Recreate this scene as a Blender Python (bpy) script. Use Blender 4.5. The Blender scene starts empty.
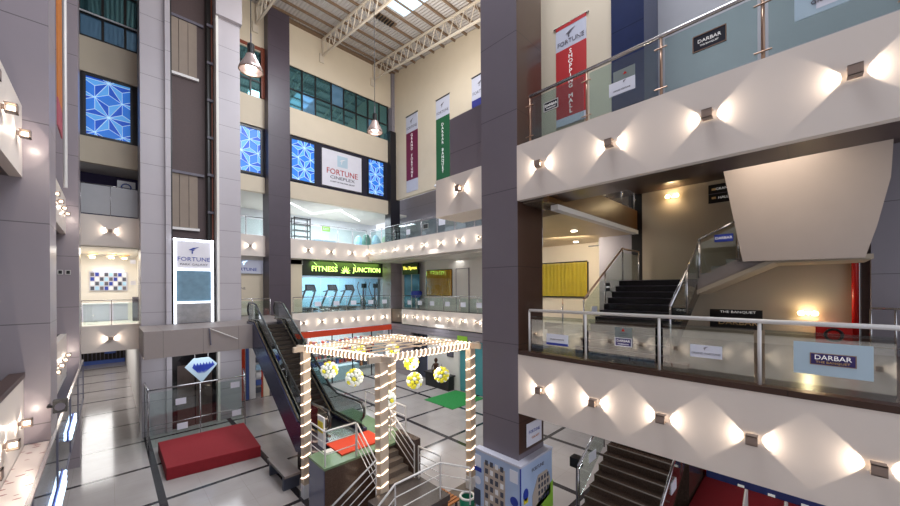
import bpy, bmesh, math, random
from mathutils import Vector, Matrix
random.seed(7)
SC = bpy.context.scene
COL = SC.collection
PI = math.pi

# ------------------------------------------------------------------ camera
yaw, roll = math.radians(44.29), math.radians(-0.349)
Fw = Vector((math.sin(yaw), math.cos(yaw), 0))
R0 = Vector((math.cos(yaw), -math.sin(yaw), 0))
U0 = Vector((0, 0, 1))
Rr = math.cos(roll) * R0 + math.sin(roll) * U0
Ur = -math.sin(roll) * R0 + math.cos(roll) * U0
cd = bpy.data.cameras.new('camera')
cam = bpy.data.objects.new('camera', cd)
COL.objects.link(cam)
m = Matrix.Identity(4)
for i in range(3):
    m[i][0], m[i][1], m[i][2] = Rr[i], Ur[i], -Fw[i]
m[0][3], m[1][3], m[2][3] = 0, 0, 6.45
cam.matrix_world = m
cd.sensor_width = 36
cd.sensor_fit = 'HORIZONTAL'
cd.lens = 349.577 / 900 * 36
cd.shift_y = (288.065 - 253) / 900
cd.clip_start = 0.05
cd.clip_end = 300
SC.camera = cam

# ------------------------------------------------------------------ light
SC.view_settings.view_transform = 'Standard'
SC.view_settings.look = 'None'
SC.view_settings.gamma = 1
SC.view_settings.exposure = 0.82
SC.view_settings.use_curve_mapping = False
W = bpy.data.worlds.new('world')
SC.world = W
W.use_nodes = True
W.node_tree.nodes['Background'].inputs[0].default_value = (0.86, 0.90, 1.0, 1)
W.node_tree.nodes['Background'].inputs[1].default_value = 0.68


def area(name, loc, direction, sx, sy, power, color=(1, 1, 1)):
    l = bpy.data.lights.new(name, 'AREA')
    l.shape = 'RECTANGLE'
    l.size, l.size_y, l.energy, l.color = sx, sy, power, color
    o = bpy.data.objects.new(name, l)
    COL.objects.link(o)
    o.location = loc
    o.rotation_euler = Vector(direction).to_track_quat('-Z', 'Y').to_euler()
    return o


DAY = (0.90, 0.94, 1.0)
WARM = (1.0, 0.80, 0.55)
area('roof_fill', (6.5, 4.0, 20.3), (0, 0.25, -1), 9, 6, 1150, DAY)  # added general fill under the roof, out of view; no skylight modelled here
area('roof_fill', (8.5, 13.0, 21.2), (0, 0.1, -1), 1.6, 9, 700, DAY)  # added strip of fill under the roof, apart from the modelled skylight
area('upward_fill', (9.0, 12.0, 19.2), (0.1, 0.3, 1), 10, 10, 500, (1, 0.95, 0.86))  # added fill aimed up at the roof, no lamps of its own


# ------------------------------------------------------------------ materials
def lin(c):
    return tuple(((v / 255) / 12.92 if v / 255 <= 0.04045 else ((v / 255 + 0.055) / 1.055) ** 2.4) for v in c) + (1,)


MATS = {}


def mat(name, rgb, rough=0.5, metal=0.0, var=0.06, scale=3.0, bump=0.0, bscale=40, emit=None, es=0.0,
        seam=None, spec=0.5, coat=0.0):
    """principled material, noise-modulated; seam=(axis, pitch, offset, width) adds panel joints"""
    if name in MATS:
        return MATS[name]
    mt = bpy.data.materials.new(name)
    mt.use_nodes = True
    nt = mt.node_tree
    p = nt.nodes['Principled BSDF']
    c = lin(rgb)
    p.inputs['Roughness'].default_value = rough
    p.inputs['Metallic'].default_value = metal
    p.inputs['Specular IOR Level'].default_value = spec
    p.inputs['Coat Weight'].default_value = coat
    geo = nt.nodes.new('ShaderNodeNewGeometry')
    ns = nt.nodes.new('ShaderNodeTexNoise')
    ns.inputs['Scale'].default_value = scale
    ns.inputs['Detail'].default_value = 4
    nt.links.new(geo.outputs['Position'], ns.inputs['Vector'])
    mx = nt.nodes.new('ShaderNodeMix')
    mx.data_type = 'RGBA'
    mx.inputs['A'].default_value = tuple(max(0, v * (1 - var)) for v in c[:3]) + (1,)
    mx.inputs['B'].default_value = tuple(min(1, v * (1 + var)) for v in c[:3]) + (1,)
    nt.links.new(ns.outputs['Fac'], mx.inputs['Factor'])
    out = mx.outputs['Result']
    if seam:
        sep = nt.nodes.new('ShaderNodeSeparateXYZ')
        nt.links.new(geo.outputs['Position'], sep.inputs[0])
        for (ax, pitch, off, wd) in seam:
            a = nt.nodes.new('ShaderNodeMath'); a.operation = 'SUBTRACT'
            nt.links.new(sep.outputs[ax], a.inputs[0]); a.inputs[1].default_value = off
            b = nt.nodes.new('ShaderNodeMath'); b.operation = 'FLOORED_MODULO'
            nt.links.new(a.outputs[0], b.inputs[0]); b.inputs[1].default_value = pitch
            d = nt.nodes.new('ShaderNodeMath'); d.operation = 'LESS_THAN'
            nt.links.new(b.outputs[0], d.inputs[0]); d.inputs[1].default_value = wd
            m2 = nt.nodes.new('ShaderNodeMix'); m2.data_type = 'RGBA'
            nt.links.new(d.outputs[0], m2.inputs['Factor'])
            nt.links.new(out, m2.inputs['A'])
            m2.inputs['B'].default_value = tuple(v * 0.45 for v in c[:3]) + (1,)
            out = m2.outputs['Result']
    nt.links.new(out, p.inputs['Base Color'])
    if bump:
        n2 = nt.nodes.new('ShaderNodeTexNoise'); n2.inputs['Scale'].default_value = bscale
        nt.links.new(geo.outputs['Position'], n2.inputs['Vector'])
        bp = nt.nodes.new('ShaderNodeBump'); bp.inputs['Strength'].default_value = bump
        bp.inputs['Distance'].default_value = 0.02
        nt.links.new(n2.outputs['Fac'], bp.inputs['Height'])
        nt.links.new(bp.outputs['Normal'], p.inputs['Normal'])
    if emit:
        p.inputs['Emission Color'].default_value = lin(emit)
        p.inputs['Emission Strength'].default_value = es
    MATS[name] = mt
    return mt


def glass(name, tint, gloss=1.0, ior=1.5, rough=0.02):
    if name in MATS:
        return MATS[name]
    mt = bpy.data.materials.new(name)
    mt.use_nodes = True
    nt = mt.node_tree
    nt.nodes.remove(nt.nodes['Principled BSDF'])
    out = nt.nodes['Material Output']
    tr = nt.nodes.new('ShaderNodeBsdfTransparent'); tr.inputs[0].default_value = tint + (1,)
    gl = nt.nodes.new('ShaderNodeBsdfGlossy'); gl.inputs['Roughness'].default_value = rough
    gl.inputs['Color'].default_value = (gloss, gloss, gloss, 1)
    fr = nt.nodes.new('ShaderNodeFresnel')
    ge = nt.nodes.new('ShaderNodeNewGeometry')
    mi = nt.nodes.new('ShaderNodeMix'); mi.data_type = 'FLOAT'
    mi.inputs[2].default_value = ior; mi.inputs[3].default_value = 1 / ior
    nt.links.new(ge.outputs['Backfacing'], mi.inputs[0]); nt.links.new(mi.outputs[0], fr.inputs[0])
    mx = nt.nodes.new('ShaderNodeMixShader')
    nt.links.new(fr.outputs[0], mx.inputs[0]); nt.links.new(tr.outputs[0], mx.inputs[1]); nt.links.new(gl.outputs[0], mx.inputs[2])
    nt.links.new(mx.outputs[0], out.inputs['Surface'])
    MATS[name] = mt
    return mt


M = {}
M['fascia'] = mat('fascia_cream', (224, 213, 204), 0.45, var=0.03, scale=1.5)
M['cream'] = mat('wall_cream', (214, 200, 178), 0.7, var=0.05, scale=1.2, bump=0.05)
M['warm'] = mat('wall_warm', (176, 162, 144), 0.75, var=0.06, scale=0.9, bump=0.05)
M['offwhite'] = mat('wall_offwhite', (222, 218, 212), 0.7, var=0.04)
M['mauve'] = mat('cladding_mauve', (110, 103, 112), 0.33, var=0.07, scale=1.0, seam=[(2, 1.83, 1.45, 0.018)])
M['mauve2'] = mat('cladding_mauve_pale', (148, 138, 144), 0.3, var=0.07, scale=1.0, seam=[(2, 1.83, 0.35, 0.018)])
M['brownclad'] = mat('cladding_brown', (72, 50, 40), 0.3, var=0.12, scale=2.0, seam=[(2, 1.83, 1.45, 0.018)], coat=0.2)
M['brown'] = mat('soffit_brown', (66, 46, 38), 0.3, var=0.12, seam=[(1, 1.6, 0.2, 0.015)])
M['bronze'] = mat('fascia_bronze', (92, 62, 30), 0.35, var=0.2, scale=1.0)
M['darkcol'] = mat('cladding_dark', (74, 64, 74), 0.4, var=0.08, seam=[(2, 1.83, 1.2, 0.018)])
M['bluecol'] = mat('cladding_blue_black', (38, 48, 84), 0.2, var=0.2, seam=[(2, 1.83, 1.45, 0.018)])
M['tower'] = mat('tower_tile', (176, 170, 176), 0.4, var=0.04, scale=1.5, seam=[(2, 1.31, 0.2, 0.02)])
M['shaft'] = mat('shaft_purple_brick', (78, 62, 62), 0.6, var=0.2, scale=14, bump=0.2)
M['shaftdark'] = mat('shaft_dark', (40, 32, 30), 0.7)
M['slabgrey'] = mat('slab_grey', (140, 130, 128), 0.5, var=0.04, seam=[(0, 1.25, 0.2, 0.012)])
M['grey'] = mat('wall_grey', (136, 130, 138), 0.6, var=0.05, seam=[(2, 1.6, 0.3, 0.015)])
M['greypale'] = mat('wall_grey_pale', (172, 172, 178), 0.6, var=0.05)
M['panelgrey'] = mat('panel_beige_grey', (190, 178, 172), 0.65, var=0.04)
M['ceil'] = mat('shop_ceiling', (212, 208, 200), 0.6, var=0.03)
M['woodceil'] = mat('beige_ceiling', (196, 172, 136), 0.4, var=0.12, scale=2)
M['steel'] = mat('brushed_steel', (200, 198, 200), 0.22, 0.9, var=0.05, scale=20)
M['steelp'] = mat('painted_steel', (214, 210, 208), 0.35, 0.1, var=0.04)
M['bronzest'] = mat('bronze_steel', (168, 138, 118), 0.3, 0.8)
M['black'] = mat('black', (22, 20, 22), 0.35)
M['rubber'] = mat('rubber', (20, 20, 22), 0.28, coat=0.4)
M['granite'] = mat('granite_dark', (82, 66, 58), 0.22, var=0.7, scale=38)
M['stepblack'] = mat('granite_black', (26, 24, 28), 0.22, var=0.7, scale=30)
M['nosing'] = mat('stair_nosing', (98, 86, 78), 0.35)
M['noseblack'] = mat('granite_black_nosing', (66, 62, 72), 0.3)
M['granite_grey'] = mat('granite_grey', (104, 92, 82), 0.2, var=0.3, scale=30)
M['red'] = mat('red_carpet', (134, 18, 30), 0.85, var=0.12, scale=8, bump=0.3, bscale=200)
M['redorange'] = mat('red_mat', (206, 66, 34), 0.8, var=0.08)
M['redpaint'] = mat('red_paint', (196, 30, 28), 0.25)
M['green'] = mat('green_mat', (34, 132, 62), 0.85, var=0.15, scale=10, bump=0.4, bscale=200)
M['greenpale'] = mat('platform_green', (112, 138, 104), 0.25, var=0.15, scale=4)
M['greenbin'] = mat('green_plastic', (38, 128, 96), 0.35)
M['white'] = mat('white', (236, 236, 240), 0.5, var=0.02)
M['paper'] = mat('paper', (226, 228, 240), 0.6, var=0.02)
M['paperblue'] = mat('paper_pale_blue', (184, 206, 220), 0.4, var=0.03)
M['curbblue'] = mat('curb_blue', (64, 82, 140), 0.2, var=0.5, scale=3)
M['landingdark'] = mat('granite_landing', (84, 76, 72), 0.25, var=0.4, scale=30)
M['wood'] = mat('bench_wood', (168, 104, 52), 0.45, var=0.2, scale=12)
M['tan'] = mat('pergola_wood', (206, 188, 168), 0.55, var=0.12, scale=6)
M['truss'] = mat('truss_cream', (206, 194, 178), 0.5, var=0.04)
M['purlin'] = mat('purlin_brown', (120, 98, 78), 0.6)
M['sconce'] = mat('sconce_metal', (150, 130, 118), 0.4, 0.1)
M['lens'] = mat('sconce_lens', (255, 240, 215), 0.4, emit=(255, 232, 200), es=4)
M['rope'] = mat('rope_light', (255, 235, 210), 0.4, emit=(255, 226, 200), es=2.0)
M['globewhite'] = mat('lantern_white', (240, 244, 240), 0.5, emit=(240, 248, 240), es=0.14)
M['globeyellow'] = mat('lantern_yellow', (236, 228, 60), 0.5, emit=(240, 232, 70), es=0.12)
M['led'] = mat('led_white', (255, 255, 255), 0.5, emit=(236, 244, 255), es=1.5)
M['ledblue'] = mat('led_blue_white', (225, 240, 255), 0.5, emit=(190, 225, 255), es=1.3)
M['ledwarm'] = mat('lamp_warm', (255, 232, 190), 0.5, emit=(255, 222, 160), es=7)
M['downlight'] = mat('downlight', (255, 250, 240), 0.5, emit=(255, 248, 236), es=6)
M['skyl'] = mat('skylight_sheet', (190, 225, 250), 0.4, emit=(190, 226, 255), es=0.9)
M['blue1'] = mat('star_blue_deep', (18, 84, 196), 0.4, emit=(16, 90, 214), es=0.22)
M['blue2'] = mat('star_blue_mid', (44, 122, 216), 0.4, emit=(44, 126, 228), es=0.24)
M['blue3'] = mat('star_blue_pale', (92, 168, 232), 0.4, emit=(96, 172, 244), es=0.26)
M['starline'] = mat('star_line', (216, 240, 255), 0.4, emit=(190, 228, 255), es=0.2)
M['navy'] = mat('navy_panel', (26, 26, 48), 0.3)
M['navyframe'] = mat('navy_black', (24, 22, 30), 0.35)
M['maroon'] = mat('banner_maroon', (112, 26, 66), 0.6, var=0.1)
M['purple'] = mat('banner_purple', (86, 30, 104), 0.6, var=0.1)
M['bgreen'] = mat('banner_green', (24, 92, 56), 0.6, var=0.1)
M['bblue'] = mat('banner_blue', (40, 44, 128), 0.6, var=0.1)
M['bred'] = mat('banner_red', (184, 28, 34), 0.6, var=0.08)
M['bannerpale'] = mat('banner_pale', (196, 198, 214), 0.6, var=0.03)
M['signwhite'] = mat('lit_sign_white', (214, 212, 220), 0.5, emit=(210, 208, 218), es=0.08)
M['signred'] = mat('lettering_red', (176, 34, 34), 0.5)
M['letdark'] = mat('lettering_grey', (96, 92, 104), 0.5)
M['letblue'] = mat('lettering_blue', (36, 58, 158), 0.5)
M['letwhite'] = mat('lettering_white', (240, 238, 236), 0.5, emit=(240, 238, 236), es=0.15)
M['letgold'] = mat('lettering_gold', (214, 176, 120), 0.4)
M['neon'] = mat('lettering_neon_green', (200, 255, 120), 0.5, emit=(214, 255, 130), es=1.5)
M['neonyellow'] = mat('lettering_neon_yellow', (240, 230, 110), 0.5, emit=(240, 228, 90), es=1.2)
M['signdark'] = mat('sign_dark', (30, 34, 26), 0.4)
M['signpurple'] = mat('sign_purple', (52, 42, 104), 0.4)
M['signnavy'] = mat('sign_black_blue', (22, 24, 40), 0.4)
M['gymwall'] = mat('gym_wall_blue', (164, 206, 236), 0.6)
M['shopwall'] = mat('shop_wall', (214, 216, 220), 0.6)
M['purpledark'] = mat('upper_room_wall', (60, 50, 92), 0.6)
M['curtain'] = mat('curtain_gold', (222, 178, 50), 0.7, var=0.15, scale=2)
M['curtaino'] = mat('curtain_orange', (222, 158, 30), 0.7, var=0.15, scale=2)
M['orange'] = mat('banner_orange', (196, 116, 44), 0.6, var=0.2)
M['leafblue'] = mat('leaf_teal', (96, 140, 130), 0.6, var=0.3)
M['leafpale'] = mat('leaf_pale', (170, 190, 150), 0.6, var=0.3)
M['skin'] = mat('bronze_figure', (70, 44, 30), 0.4, 0.4)
M['pink'] = mat('shop_pink', (176, 88, 100), 0.7)
M['shopblue'] = mat('shop_blue', (70, 96, 170), 0.6)
M['windowteal'] = mat('window_teal', (92, 138, 146), 0.04, 0.75, var=0.3, scale=0.7)
M['windowblue'] = mat('window_pale_blue', (112, 156, 190), 0.05, 0.55, var=0.15, scale=0.7)
M['concrete'] = mat('concrete_panel', (138, 124, 112), 0.7, var=0.1, scale=3)
M['poster'] = mat('poster_sky', (172, 192, 224), 0.35, var=0.15, scale=2)
M['posterwall'] = mat('poster_facade', (186, 172, 160), 0.5)
M['posterdark'] = mat('poster_window', (70, 74, 90), 0.5)
M['lime'] = mat('poster_lime', (150, 200, 60), 0.5)
M['amber'] = mat('poster_amber', (196, 120, 60), 0.5)
M['yellow'] = mat('yellow', (228, 206, 40), 0.5)
G = glass('balustrade_glass', (0.88, 0.94, 0.92), 1.0, 1.6)
GR = glass('balustrade_glass_near', (0.86, 0.92, 0.90), 1.0, 2.6)
GT = glass('balustrade_glass_tinted', (0.76, 0.86, 0.85), 1.0, 1.7)
GD = glass('smoked_glass', (0.62, 0.68, 0.68), 0.9, 1.5)
GB = glass('blue_glass', (0.62, 0.72, 0.84), 1.0, 1.7)


def floor_material():
    mt = bpy.data.materials.new('marble_floor')
    mt.use_nodes = True
    nt = mt.node_tree
    p = nt.nodes['Principled BSDF']
    p.inputs['Roughness'].default_value = 0.12
    geo = nt.nodes.new('ShaderNodeNewGeometry')
    sep = nt.nodes.new('ShaderNodeSeparateXYZ')
    nt.links.new(geo.outputs['Position'], sep.inputs[0])
    ns = nt.nodes.new('ShaderNodeTexNoise'); ns.inputs['Scale'].default_value = 0.8; ns.inputs['Detail'].default_value = 8
    nt.links.new(geo.outputs['Position'], ns.inputs['Vector'])
    cr = nt.nodes.new('ShaderNodeMix'); cr.data_type = 'RGBA'
    cr.inputs['A'].default_value = lin((152, 144, 142)); cr.inputs['B'].default_value = lin((184, 178, 176))
    nt.links.new(ns.outputs['Fac'], cr.inputs['Factor'])
    last = cr.outputs['Result']

    def stripes(last, ax, pitch, off, w, col):
        a = nt.nodes.new('ShaderNodeMath'); a.operation = 'SUBTRACT'
        nt.links.new(sep.outputs[ax], a.inputs[0]); a.inputs[1].default_value = off - w / 2
        b = nt.nodes.new('ShaderNodeMath'); b.operation = 'FLOORED_MODULO'
        nt.links.new(a.outputs[0], b.inputs[0]); b.inputs[1].default_value = pitch
        d = nt.nodes.new('ShaderNodeMath'); d.operation = 'LESS_THAN'
        nt.links.new(b.outputs[0], d.inputs[0]); d.inputs[1].default_value = w
        mx = nt.nodes.new('ShaderNodeMix'); mx.data_type = 'RGBA'
        nt.links.new(d.outputs[0], mx.inputs['Factor']); nt.links.new(last, mx.inputs['A'])
        mx.inputs['B'].default_value = col
        return mx.outputs['Result']
    last = stripes(last, 0, 1.033, 0.1, 0.008, lin((150, 142, 138)))
    last = stripes(last, 1, 0.993, 0.0, 0.008, lin((150, 142, 138)))
    last = stripes(last, 0, 3.1, 1.15, 0.20, lin((46, 42, 46)))
    last = stripes(last, 1, 2.98, 10.86, 0.16, lin((46, 42, 46)))
    nt.links.new(last, p.inputs['Base Color'])
    return mt


# ------------------------------------------------------------------ builders
WORLD = {}


def frame(axis):
    """local (u, v, out) frames for signs: axis 'X-' faces -X, 'Y-' faces -Y, 'Y+'..."""
    return {'X-': (Vector((0, -1, 0)), Vector((0, 0, 1)), Vector((-1, 0, 0))),
            'X+': (Vector((0, 1, 0)), Vector((0, 0, 1)), Vector((1, 0, 0))),
            'Y-': (Vector((1, 0, 0)), Vector((0, 0, 1)), Vector((0, -1, 0)))}[axis]


class B:
    def __init__(s):
        s.v, s.f = [], []

    def add(s, vs, fs):
        n = len(s.v)
        s.v += [tuple(v) for v in vs]
        s.f += [tuple(i + n for i in f) for f in fs]
        return s

    def box(s, a, b):
        x0, y0, z0 = (min(a[i], b[i]) for i in range(3))
        x1, y1, z1 = (max(a[i], b[i]) for i in range(3))
        return s.add([(x0, y0, z0), (x1, y0, z0), (x1, y1, z0), (x0, y1, z0), (x0, y0, z1), (x1, y0, z1), (x1, y1, z1), (x0, y1, z1)],
                     [(0, 3, 2, 1), (4, 5, 6, 7), (0, 1, 5, 4), (1, 2, 6, 5), (2, 3, 7, 6), (3, 0, 4, 7)])

    def bar(s, p, q, w, h=None, up=(0, 0, 1)):
        h = h or w
        p, q = Vector(p), Vector(q)
        d = (q - p).normalized()
        up = Vector(up)
        if abs(d.dot(up)) > 0.98:
            up = Vector((1, 0, 0))
        r = d.cross(up).normalized() * w / 2
        u = r.cross(d).normalized() * h / 2
        vs = [p - r - u, p + r - u, p + r + u, p - r + u, q - r - u, q + r - u, q + r + u, q - r + u]
        return s.add(vs, [(0, 1, 2, 3), (7, 6, 5, 4), (0, 4, 5, 1), (1, 5, 6, 2), (2, 6, 7, 3), (3, 7, 4, 0)])

    def tube(s, pts, r, n=8, closed=False):
        pts = [Vector(p) for p in pts]
        rings = []
        k = len(pts)
        prev = None
        for i, p in enumerate(pts):
            if closed:
                d = pts[(i + 1) % k] - pts[i - 1]
            else:
                d = pts[min(i + 1, k - 1)] - pts[max(i - 1, 0)]
            d.normalize()
            if prev is None:
                up = Vector((0, 0, 1)) if abs(d.z) < 0.9 else Vector((1, 0, 0))
                a = d.cross(up).normalized()
            else:
                a = (prev - d * prev.dot(d)).normalized()
            prev = a
            b = d.cross(a)
            rr = r[i] if isinstance(r, (list, tuple)) else r
            rings.append([p + rr * (math.cos(2 * PI * j / n) * a + math.sin(2 * PI * j / n) * b) for j in range(n)])
        vs = [v for ring in rings for v in ring]
        fs = []
        for i in range(k if closed else k - 1):
            i2 = (i + 1) % k
            for j in range(n):
                j2 = (j + 1) % n
                fs.append((i * n + j, i2 * n + j, i2 * n + j2, i * n + j2))
        if not closed:
            fs.append(tuple(range(n)))
            fs.append(tuple((k - 1) * n + j for j in reversed(range(n))))
        return s.add(vs, fs)

    def cyl(s, c, r, h, n=16, r2=None):
        c = Vector(c)
        return s.tube([c, c + Vector((0, 0, h))], [r, r if r2 is None else r2], n)

    def lathe(s, c, prof, n=20):
        vs, fs = [], []
        for (r, z) in prof:
            for j in range(n):
                t = 2 * PI * j / n
                vs.append((c[0] + r * math.cos(t), c[1] + r * math.sin(t), c[2] + z))
        for i in range(len(prof) - 1):
            for j in range(n):
                j2 = (j + 1) % n
                fs.append((i * n + j, i * n + j2, (i + 1) * n + j2, (i + 1) * n + j))
        return s.add(vs, fs)

    def prism(s, poly, off):
        """poly: list of 3-D points in one plane, off: extrusion vector"""
        n = len(poly)
        poly = [Vector(p) for p in poly]
        off = Vector(off)
        vs = poly + [p + off for p in poly]
        fs = [tuple(range(n)), tuple(reversed(range(n, 2 * n)))]
        fs += [(i, i + n, (i + 1) % n + n, (i + 1) % n) for i in range(n)]
        return s.add(vs, fs)

    def build(s, name, mt, parent=None, kind=None, label=None, cat=None, group=None, smooth=False, bevel=0.0):
        xs = [v[0] for v in s.v]; ys = [v[1] for v in s.v]; zs = [v[2] for v in s.v]
        org = Vector(((min(xs) + max(xs)) / 2, (min(ys) + max(ys)) / 2, min(zs)))
        me = bpy.data.meshes.new(name)
        me.from_pydata([(v[0] - org.x, v[1] - org.y, v[2] - org.z) for v in s.v], [], s.f)
        me.validate()
        bm = bmesh.new(); bm.from_mesh(me)
        bmesh.ops.recalc_face_normals(bm, faces=bm.faces)
        bm.to_mesh(me); bm.free()
        me.materials.append(M[mt] if isinstance(mt, str) else mt)
        if smooth:
            for p in me.polygons:
                p.use_smooth = True
        o = bpy.data.objects.new(name, me)
        COL.objects.link(o)
        base = WORLD[parent.name] if parent else Vector((0, 0, 0))
        o.location = org - base
        if parent:
            o.parent = parent
        WORLD[o.name] = org
        if bevel:
            md = o.modifiers.new('bevel', 'BEVEL'); md.width = bevel; md.segments = 2; md.limit_method = 'ANGLE'
        tag(o, label, cat, group, kind)
        return o


def tag(o, label=None, cat=None, group=None, kind=None):
    if label: o['label'] = label
    if cat: o['category'] = cat
    if group: o['group'] = group
    if kind: o['kind'] = kind
    return o


def T(name, label, cat, loc, group=None):
    o = bpy.data.objects.new(name, None)
    o.empty_display_size = 0.2
    COL.objects.link(o)
    o.location = loc
    WORLD[o.name] = Vector(loc)
    return tag(o, label, cat, group)


def box(name, a, b, mt, parent=None, **k):
    return B().box(a, b).build(name, mt, parent, **k)


def S(name, a, b, mt):
    return B().box(a, b).build(name, mt, None, kind='structure')


def copy_tree(o, parent=None):
    c = o.copy()
    COL.objects.link(c)
    c.parent = parent
    for ch in list(o.children):
        copy_tree(ch, c)
    return c


def text(name, s, size, centre, axis, mt, parent, depth=0.006, sx=1.0, vertical=False, slant=0):
    """letters as a mesh, centred at a point, facing along axis"""
    u, v, n = frame(axis)
    cu = bpy.data.curves.new(name, 'FONT')
    cu.body = '\n'.join(s) if vertical else s
    cu.size = size
    cu.extrude = depth / 2
    cu.align_x = 'CENTER'
    cu.align_y = 'CENTER'
    cu.resolution_u = 2
    if vertical:
        cu.space_line = 0.86
    tmp = bpy.data.objects.new(name, cu)
    COL.objects.link(tmp)
    bpy.context.view_layer.update()
    me = bpy.data.meshes.new_from_object(tmp.evaluated_get(bpy.context.evaluated_depsgraph_get()))
    bpy.data.objects.remove(tmp)
    centre = Vector(centre)
    vs = []
    for q in me.vertices:
        vs.append(centre + u * (q.co.x * sx + q.co.y * slant) + v * q.co.y + n * (q.co.z + depth / 2))
    b = B()
    b.add(vs, [tuple(p.vertices) for p in me.polygons])
    return b.build(name, mt, parent)


ORD = ['first', 'second', 'third', 'fourth', 'fifth', 'sixth', 'seventh', 'eighth', 'ninth', 'tenth', 'eleventh', 'twelfth', 'thirteenth', 'fourteenth', 'fifteenth', 'sixteenth', 'seventeenth', 'eighteenth', 'nineteenth', 'twentieth', 'twenty-first', 'twenty-second', 'twenty-third', 'twenty-fourth']

# ------------------------------------------------------------------ structure
fb = B().box((-12, -8, -0.2), (17.5, 46, 0.0)).build('floor', floor_material(), None, kind='structure')


def zr(y):
    return 23.9 + 0.125 * (y - 23.5)


# roof: corrugated sheet sloping up to the back wall
def roof_material():
    mt = bpy.data.materials.new('corrugated_sheet')
    mt.use_nodes = True
    nt = mt.node_tree
    p = nt.nodes['Principled BSDF']
    p.inputs['Roughness'].default_value = 0.5
    p.inputs['Base Color'].default_value = lin((192, 186, 184))
    geo = nt.nodes.new('ShaderNodeNewGeometry')
    wv = nt.nodes.new('ShaderNodeTexWave'); wv.bands_direction = 'X'; wv.inputs['Scale'].default_value = 1.55
    nt.links.new(geo.outputs['Position'], wv.inputs['Vector'])
    bp = nt.nodes.new('ShaderNodeBump'); bp.inputs['Distance'].default_value = 0.06; bp.inputs['Strength'].default_value = 0.9
    nt.links.new(wv.outputs['Fac'], bp.inputs['Height'])
    nt.links.new(bp.outputs['Normal'], p.inputs['Normal'])
    return mt


B().prism([(-6, -8, zr(-8)), (17.5, -8, zr(-8)), (17.5, 26, zr(26)), (-6, 26, zr(26))], (0, 0, 0.15)).build('ceiling', roof_material(), None, kind='structure')

# --- back wall (plane Y = 23.5), upper part
BX0, BX1 = 8.2, 16.35
S('wall_back', (4.7, 23.5, 21.05), (17.0, 23.8, 24.2), 'cream')
S('wall_back', (BX0, 23.5, 16.55), (BX1, 23.8, 18.3), 'cream')
S('wall_back', (BX0, 23.62, 13.4), (BX1, 23.9, 16.6), 'navy')
S('wall_back', (BX0, 23.5, 12.4), (BX1 - 0.15, 23.8, 13.46), 'cream')
S('wall_back', (4.7, 23.5, 16.4), (7.2, 23.8, 18.2), 'cream')
S('wall_back', (4.7, 23.5, 12.4), (7.2, 23.8, 13.35), 'cream')
S('wall_back', (4.7, 23.62, 13.3), (7.2, 23.9, 16.5), 'navy')
S('trim_1', (8.2, 23.2, 23.75), (17.0, 23.5, 24.0), 'purlin')
# columns of the back wall
S('column', (6.95, 22.8, 0), (8.22, 23.95, 23.9), 'darkcol')
S('column', (16.05, 23.15, 8.6), (16.95, 23.95, 19.0), 'navyframe')
S('column', (16.35, 23.3, 19.0), (16.8, 23.9, 23.9), 'grey')
S('column', (15.75, 22.75, 0), (16.9, 23.9, 8.5), 'mauve2')
# right long wall with the banners
S('wall_right', (16.6, 3.0, 13.55), (16.9, 23.3, 24.2), 'cream')
S('wall_right', (18.0, 9.0, 8.4), (18.3, 26.0, 14.0), 'grey')
S('wall_right', (16.5, 8.6, 4.9), (16.8, 19.5, 8.5), 'offwhite')
S('wall_right', (16.8, 19.5, 4.9), (16.95, 22.9, 8.5), 'offwhite')
S('wall_right', (15.7, 15.35, 0), (15.95, 18.35, 3.85), 'offwhite')
S('wall_right', (15.7, 2.2, 0), (15.95, 13.0, 3.9), 'offwhite')
S('wall_right', (15.65, 9, 3.25), (16.0, 22.6, 3.75), 'grey')
S('wall_right', (17.2, 13.0, 0), (17.4, 24.0, 3.9), 'grey')
S('wall_right', (15.75, 20.2, 0), (15.95, 22.6, 3.4), 'mauve2')
# far outer shells that close the hall
S('wall_back', (4.5, 29.0, 4.0), (18.4, 29.2, 14.0), 'shopwall')
S('wall_back', (4.7, 25.5, 17.6), (17.0, 25.7, 24.2), 'shopwall')
S('wall_right', (18.3, -8.0, 0.0), (18.5, 29.0, 8.5), 'shopwall')

# --- balcony slabs with fascias
FASC = {}


def slab(a, b, mt='fascia'):
    return S('balcony_fascia', a, b, mt)


# near right, level one and two
slab((6.8, -3.0, 3.53), (6.95, 4.72, 4.9))
slab((6.8, -3.0, 8.47), (6.95, 4.72, 9.75))
S('trim_2', (6.79, -3.0, 4.9), (7.0, 4.70, 4.99), 'brown')
S('balcony_floor', (6.95, -3.0, 8.47), (7.75, 4.70, 9.74), 'brown')
S('balcony_floor', (7.75, -3.0, 9.55), (12.9, 4.0, 9.74), 'brown')
S('balcony_floor', (6.95, -3.0, 4.55), (12.9, 4.70, 4.9), 'granite_grey')
S('balcony_floor', (9.5, 4.70, 4.55), (16.6, 5.5, 4.9), 'granite_grey')
S('balcony_floor', (12.2, 5.5, 4.55), (16.6, 7.1, 4.9), 'granite_grey')
S('balcony_floor', (14.2, 7.1, 4.55), (16.6, 8.4, 4.9), 'granite_grey')
# ceiling of the level one corridor behind the stairs
B().prism([(7.9, 4.14, 8.25), (18.2, 4.14, 8.25), (18.2, 10.85, 8.25), (7.95, 4.74, 8.25)], (0, 0, 0.15)).build('ceiling', 'woodceil', None, kind='structure')
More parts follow.
